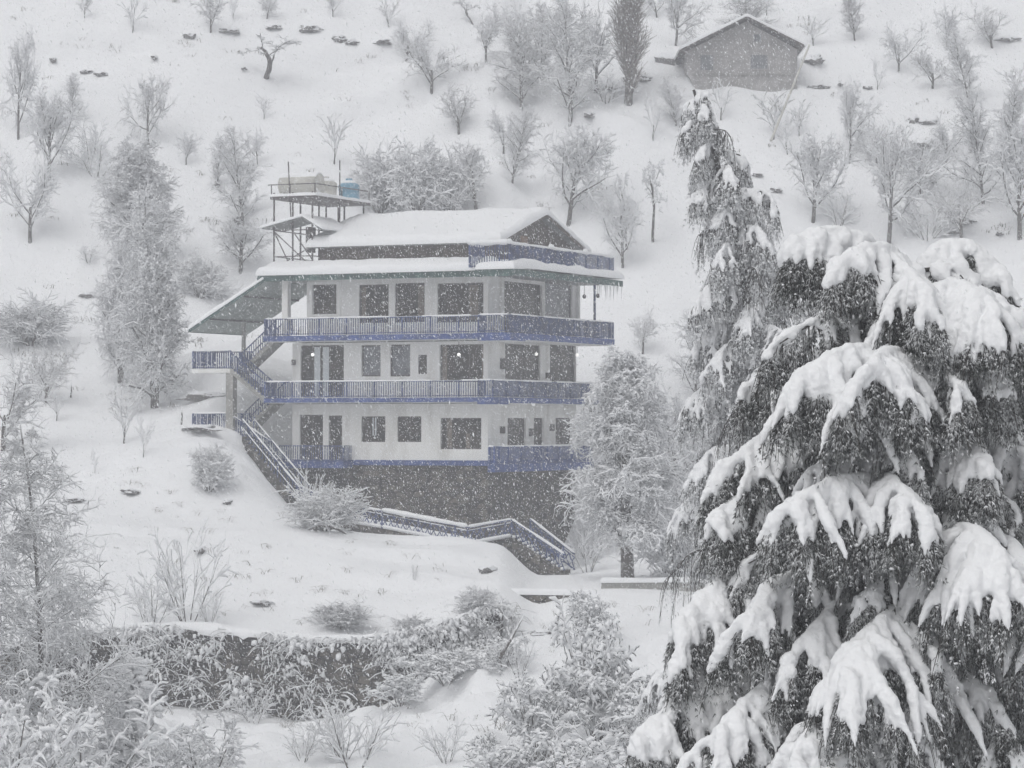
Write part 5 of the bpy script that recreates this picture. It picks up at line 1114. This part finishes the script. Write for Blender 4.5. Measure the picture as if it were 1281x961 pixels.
def bough(root, origin, ridge, nf, flen, T_, seed, spread=75, face=None, snow=True, vox=.034, dens=1.0, droop=.8, needle_l=.06, lightness=1.0, label=None, mtl='needle', t0=.12, sm=1, nsub=2, drop=0, clumps=.035, clr=.02):
    """ridge: world points from trunk to tip"""
    rg = np.random.default_rng(seed); R_ = curve(ridge, 16) - origin; wood, fo, sn = MB(), MB(), MB()
    L = np.linalg.norm(R_[-1] - R_[0]); wood.tubes(R_[None], np.linspace(.02 + .02 * L, .012, 16)[None], 6)
    if snow:
        rr = T_ * (.75 + .35 * rg.random(16)) * np.clip(np.linspace(-.05 + (1 - t0), 3.2, 16) if False else np.interp(np.linspace(0, 1, 16), [0, t0, t0 + .15, 1], [.05, .25, 1, .8]), .05, 1); rr[-1] *= .5
        sn.tubes((R_ + [0, 0, T_ * .55])[None], rr[None], 10, closed=True)
    FP, SP, SR = [], [], []
    for i in range(nf):
        tt = t0 + (1 - t0) * (i + rg.uniform(.2, .8)) / nf; p, d = interp(R_, tt); d = d.copy(); d[2] = 0; d /= np.linalg.norm(d) + 1e-9
        if face is not None and rg.random() < .55: d = .35 * d + np.array([face[0], face[1], 0]); d /= np.linalg.norm(d)
        a = math.radians(spread * rg.uniform(-1, 1)); c_, s_ = math.cos(a), math.sin(a); h = np.array([d[0] * c_ - d[1] * s_, d[0] * s_ + d[1] * c_, 0])
        fl = flen * rg.choice([rg.uniform(.35, .75), rg.uniform(.8, 1.15), rg.uniform(1.15, 1.5)], p=[.35, .45, .2]) * (.75 + .5 * math.sin(math.pi * min(tt + .1, 1)))
        s = np.linspace(0, 1, 9)[:, None]; P = p + h * fl * .62 * (s - .25 * s ** 2) + np.array([0, 0, -1.]) * fl * droop * (.12 * s + .88 * s ** 1.8) + rg.normal(0, .012, (9, 3)).cumsum(0)
        FP.append(P)
        if snow:
            lump = np.interp(np.linspace(0, 1, 9), np.linspace(0, 1, 5), rg.uniform(.6, 1.3, 5)) * rg.uniform(.7, 1.15); r9 = T_ * lump * np.interp(np.linspace(0, 1, 9), [0, .3, .65, .9, 1], [.75, 1.0, .8, .42, .12]); r9[0] *= .8
            e9 = rg.uniform(.78, 1.0); Ps = curve(P[:max(4, int(9 * e9))], 9); SP.append(Ps + [0, 0, T_ * .45]); SR.append(r9)
            for _ in range(nsub):
                q, e_ = interp(P, rg.uniform(.3, .7)); l2 = fl * rg.uniform(.25, .45); az = rg.uniform(0, 6.28); h2 = h * .5 + np.array([math.cos(az), math.sin(az), 0]) * .7
                s = np.linspace(0, 1, 9)[:, None]; P2 = q + h2 * l2 * .6 * s + np.array([0, 0, -1.]) * l2 * (.1 * s + .9 * s ** 1.6); FP.append(P2)
                SP.append(P2 + [0, 0, T_ * .35]); SR.append(T_ * .62 * np.interp(np.linspace(0, 1, 9), [0, .3, .8, 1], [.8, 1, .7, .15]) * rg.uniform(.8, 1.2))
    FP = np.array(FP); wood.tubes(FP, np.tile(np.linspace(.014, .005, 9), (len(FP), 1)), 3)
    # hanging foliage: sprigs along every finger
    base = FP[rg.integers(0, len(FP), int(len(FP) * 26 * dens))]; tt = rg.random(len(base)) * 7.99; i0 = tt.astype(int); fr = (tt - i0)[:, None]
    ar = np.arange(len(base)); p = base[ar, i0] * (1 - fr) + base[ar, i0 + 1] * fr; d = base[ar, i0 + 1] - base[ar, i0]; d /= np.linalg.norm(d, axis=1, keepdims=True) + 1e-9
    az = rg.uniform(0, 6.28, len(p)); hd = np.stack([np.cos(az), np.sin(az), -1.2 - rg.random(len(p)) * 2.2], -1) + d * .9; hd /= np.linalg.norm(hd, axis=1, keepdims=True); sl = (.08 + .34 * rg.random(len(p)) ** 1.6)[:, None] * (needle_l / .06) ** .5
    k4 = np.linspace(0, 1, 4)[None, :, None]; SPR = p[:, None] + hd[:, None] * sl[:, None] * k4 + np.array([0, 0, -1.]) * (sl[:, None] * k4 ** 2 * .4); 
    wood.tubes(SPR[::3], np.tile(np.array([.006, .006, .005, .004]) * (needle_l / .06), (len(SPR[::3]), 1)), 3); C = SPR[:, 1:].reshape(-1, 3); C = C + rg.normal(0, .012, C.shape) - [0, 0, drop]; Dd = np.repeat(hd, 3, 0)
    needles(fo, C, Dd, needle_l, needle_l * .2, int(7 * lightness), rg)
    cl = MB()
    if snow and clumps:
        sel = rg.random(len(C)) < clumps; c_ = C[sel] + [0, 0, .02]; BL.put(cl, c_, clr * rg.uniform(.4, 1.4, len(c_)), .7, rg, .15)
    bo = fo.build('bough', M[mtl], root, False)
    if snow and clumps: cl.build('snow_clumps', M['snow'], bo, True)
    if label: bo['label'] = label
    wood.build('branch_wood', M['cedar_bark'], bo, True)
    if snow:
        sn.tubes(np.array(SP), np.array(SR), 8, closed=True); remesh(sn, 'snow_cover', vox, bo, vox * .75, seed, sm)
    return bo

# --- big cedar
CY = 40.0; base_px = 1150
c0 = at(base_px, 535, CY); c0[2] = gz(c0[0], CY)
cedar = empty('cedar_tree', tuple(c0)); tag(cedar, 'huge cedar in the right foreground, its drooping boughs buried under thick white pads of snow', 'cedar')
tm = MB(); zt_ = at(base_px, 350, CY)[2] - c0[2]
P = np.array([[math.sin(z * .7) * .05, 0, z] for z in np.linspace(-.5, zt_, 16)]); tm.tubes(P[None], np.linspace(.36, .05, 16)[None], 12); tm.build('trunk', M['cedar_bark'], cedar, True)
def tk(py): p = at(base_px, py, CY); return p
# (ridge pixels with distance), fingers, finger length, snow thickness
BO = [
 ([(1130, 345, 40), (1075, 300, 39.6), (1025, 292, 39.4), (992, 312, 39.2)], 9, .42, .13),
 ([(1145, 350, 40), (1110, 318, 39.0), (1075, 316, 38.6), (1050, 335, 38.4)], 10, .50, .13),
 ([(1140, 345, 40), (1180, 312, 40.4), (1215, 312, 40.4), (1250, 350, 40.3)], 11, .42, .13),
 ([(1110, 330, 39.6), (1135, 345, 38.8), (1150, 365, 38.2), (1160, 390, 37.9)], 8, .60, .12),
 ([(1150, 370, 40), (1190, 362, 38.8), (1225, 370, 38.3), (1250, 400, 38.0)], 12, .66, .13),
 ([(1150, 360, 40), (1220, 365, 40), (1262, 390, 40), (1290, 430, 40)], 8, .5, .12),
 ([(1150, 470, 40), (1100, 446, 38.4), (1050, 446, 37.8), (1000, 480, 37.5)], 15, .78, .14),
 ([(1150, 460, 40), (1115, 446, 38.0), (1100, 450, 37.4), (1085, 470, 37.0)], 9, .80, .13),
 ([(1150, 470, 40), (1165, 465, 38.6), (1185, 470, 38.0), (1200, 490, 37.7)], 8, .45, .10),
 ([(1140, 470, 40.3), (1060, 440, 40.0), (985, 450, 39.8), (930, 490, 39.6)], 11, .42, .09),
 ([(1130, 540, 40), (1040, 520, 39.4), (975, 535, 39.0), (905, 590, 38.6)], 14, .55, .10),
 ([(1130, 620, 40), (1040, 600, 39.2), (960, 610, 38.8), (885, 650, 38.4)], 13, .50, .10),
 ([(1150, 640, 40), (1090, 605, 38.0), (1040, 608, 37.3), (985, 640, 36.9)], 15, .75, .13),
 ([(1150, 620, 40), (1110, 602, 37.9), (1120, 612, 37.2), (1150, 640, 36.8)], 10, .80, .12),
 ([(1150, 570, 40), (1190, 555, 38.5), (1220, 565, 38.0), (1240, 590, 37.7)], 10, .55, .11),
 ([(1150, 580, 40), (1230, 555, 39.6), (1270, 565, 39.4), (1310, 610, 39.2)], 9, .55, .11),
 ([(1150, 690, 40), (1190, 665, 38.0), (1225, 672, 37.0), (1262, 720, 36.5)], 16, 1.15, .14),
 ([(1150, 700, 40), (1240, 672, 38.5), (1280, 700, 37.6), (1305, 760, 37.2)], 10, 1.1, .13),
 ([(1130, 720, 40), (1000, 690, 39.2), (920, 712, 38.6), (845, 790, 38.0)], 18, .68, .12),
 ([(1130, 730, 40), (1020, 712, 38.4), (965, 735, 37.7), (940, 775, 37.2)], 11, .68, .12),
 ([(1140, 760, 40), (1060, 750, 38.2), (1020, 790, 37.5), (985, 830, 37.2)], 11, .70, .11),
 ([(1150, 780, 40), (1120, 768, 37.8), (1095, 790, 36.9), (1060, 850, 36.4)], 17, 1.05, .13),
 ([(1150, 780, 40), (1110, 765, 37.8), (1150, 790, 37.3), (1165, 815, 37.0)], 7, .45, .09),
 ([(1120, 870, 40), (960, 840, 38.8), (870, 865, 38.0), (790, 930, 37.4)], 17, .60, .11),
 ([(1120, 870, 40), (1000, 840, 38.0), (930, 880, 37.2), (890, 930, 36.8)], 12, .65, .11),
 ([(1140, 900, 40), (1060, 870, 37.6), (1020, 900, 36.8), (990, 960, 36.3)], 13, .8, .12),
 ([(1150, 960, 40), (1080, 940, 37.0), (1040, 960, 36.2), (1010, 1010, 35.8)], 10, .7, .12),
 ([(1120, 940, 40), (960, 930, 38.0), (870, 960, 37.2), (800, 1000, 36.8)], 12, .6, .11),
 ([(1150, 900, 40), (1220, 900, 38.0), (1265, 930, 37.2), (1300, 980, 36.8)], 10, .5, .08),
 ([(1150, 640, 40), (1230, 640, 39.5), (1280, 660, 39.2), (1320, 710, 39.0)], 8, .5, .09),
]
BO += [
 ([(1150, 420, 40), (1080, 395, 39.0), (1020, 400, 38.6), (975, 430, 38.4)], 8, .40, .07),
 ([(1150, 410, 40), (1190, 440, 39.0), (1230, 455, 38.5), (1262, 490, 38.3)], 9, .5, .09),
 ([(1150, 550, 40), (1090, 560, 38.6), (1040, 570, 38.0), (1005, 600, 37.8)], 8, .40, .07),
 ([(1150, 540, 40), (1110, 545, 38.4), (1130, 560, 37.8), (1150, 590, 37.5)], 8, .45, .08),
 ([(1150, 650, 40), (1180, 625, 38.6), (1205, 630, 38.1), (1225, 655, 37.8)], 9, .5, .09),
 ([(1130, 690, 40), (1040, 690, 38.8), (980, 680, 38.4), (935, 705, 38.2)], 8, .42, .08),
 ([(1150, 720, 40), (1120, 720, 38.2), (1095, 730, 37.6), (1075, 755, 37.3)], 8, .42, .07),
 ([(1150, 800, 40), (1060, 800, 38.4), (1000, 800, 37.9), (950, 830, 37.6)], 9, .5, .09),
 ([(1150, 850, 40), (1180, 840, 38.2), (1215, 850, 37.6), (1245, 885, 37.3)], 9, .5, .08),
 ([(1120, 830, 40), (980, 800, 39.0), (900, 815, 38.4), (835, 870, 38.0)], 11, .5, .10),
 ([(1150, 900, 40), (1130, 880, 37.8), (1135, 900, 37.0), (1150, 940, 36.7)], 9, .6, .09),
]
for i, (rp, nf, fl, T_) in enumerate(BO):
    bough(cedar, c0, [at(*p) for p in rp], int(nf * 3.2), fl * 1.42, T_ * .86, 200 + i, face=(-.1, -1), dens=.75, spread=95, nsub=5, vox=.026)
# inner and rear boughs: foliage with little snow
rg = np.random.default_rng(5); nI = 46
for i in range(nI):
    f_ = (i + .5) / nI; z = EYE + (HZ - (330 + f_ * 720)) / F * CY; az = i * 2.399; L_ = .7 + 3.3 * f_ ** .8
    fr = -math.sin(az)     # >0 faces the camera
    if fr > .2: L_ *= .74
    dx, dy = math.cos(az), math.sin(az); o_ = np.array([c0[0], CY, z])
    rp = [o_, o_ + np.array([dx, dy, .10]) * L_ * .45, o_ + np.array([dx, dy, .04]) * L_ * .8, o_ + np.array([dx, dy, -.22]) * L_]
    bough(cedar, c0, rp, int(9 + 10 * f_), .4 + .4 * f_, .06, 300 + i, spread=100, snow=True, vox=.05, dens=1.3, lightness=1.15)

# --- leaning cedar behind
LY = 88.0
tp = [(868, 112), (882, 150), (903, 215), (922, 290), (938, 380), (948, 500), (952, 700), (955, 1090)]
TP = np.array([at(a_, b_, LY) for a_, b_ in tp]); c1 = TP[-1].copy(); c1[2] = gz(c1[0], c1[1]); TP[-1] = c1
lean = empty('cedar_tree', tuple(c1)); tag(lean, 'slimmer leaning cedar behind the big one, frosted foliage hanging in streaks', 'cedar')
tm = MB(); PP = curve(TP, 24) - c1; tm.tubes(PP[None], np.linspace(.04, .42, 24)[None], 10); tm.build('trunk', M['cedar_bark'], lean, True)
nB = 74; cum = np.linspace(0, 1, 8)
for i in range(nB):
    f_ = (i + .3) / nB; py = 112 + f_ * 720; px = np.interp(py, [b_ for _, b_ in tp], [a_ for a_, _ in tp]); o_ = at(px, py, LY)
    az = i * 2.399 + rg.normal(0, .2); L_ = (.28 + 4.2 * f_ ** .72) * rg.uniform(.7, 1.15); dx, dy = math.cos(az), math.sin(az)
    if dx < 0: L_ *= .72
    rp = [o_, o_ + np.array([dx, dy, .12]) * L_ * .4, o_ + np.array([dx, dy, .0]) * L_ * .75, o_ + np.array([dx, dy, -.30]) * L_]
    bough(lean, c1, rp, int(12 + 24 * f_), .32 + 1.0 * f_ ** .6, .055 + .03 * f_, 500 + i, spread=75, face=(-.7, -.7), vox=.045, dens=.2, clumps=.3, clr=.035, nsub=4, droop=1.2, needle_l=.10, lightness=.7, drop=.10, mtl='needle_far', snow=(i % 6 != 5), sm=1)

# ------------------------------------------------------------------ falling snow
rg = np.random.default_rng(99); N = 460000
Y = 26 + (146 - 26) * rg.random(N) ** (1 / 2.3); hx_ = 1.35 * 640.5 / F; hz_ = 1.35 * 480.5 / F
X = rg.uniform(-1, 1, N) * hx_ * Y; Z = EYE + (54.5 / F + rg.uniform(-1, 1, N) * hz_) * Y
r_ = rg.uniform(.003, .0082, N) * (1 + .3 * rg.random(N)); ax = np.array([.42, 0, -.9]) + rg.normal(0, .25, (N, 3)); ax /= np.linalg.norm(ax, axis=1, keepdims=True)
s1 = np.cross(ax, [0, 1, 0]); s1 /= np.linalg.norm(s1, axis=1, keepdims=True); s2 = np.cross(ax, s1)
C = np.stack([X, Y, Z], -1); el = rg.uniform(1.5, 3.8, N)
R3 = r_[:, None]; E3 = (r_ * el)[:, None]
V = np.stack([C + ax * E3, C - ax * E3, C + s1 * R3, C - s1 * R3, C + s2 * R3, C - s2 * R3], 1).reshape(-1, 3)
O8 = np.array([(0, 2, 4), (0, 4, 3), (0, 3, 5), (0, 5, 2), (1, 4, 2), (1, 3, 4), (1, 5, 3), (1, 2, 5)])
m_ = MB(); m_.add(V, (np.arange(N)[:, None, None] * 6 + O8[None]).reshape(-1, 3))
tag(m_.build('falling_snow', M['flake']), 'snowflakes falling through the air across the whole view', 'snowfall', kind='stuff')
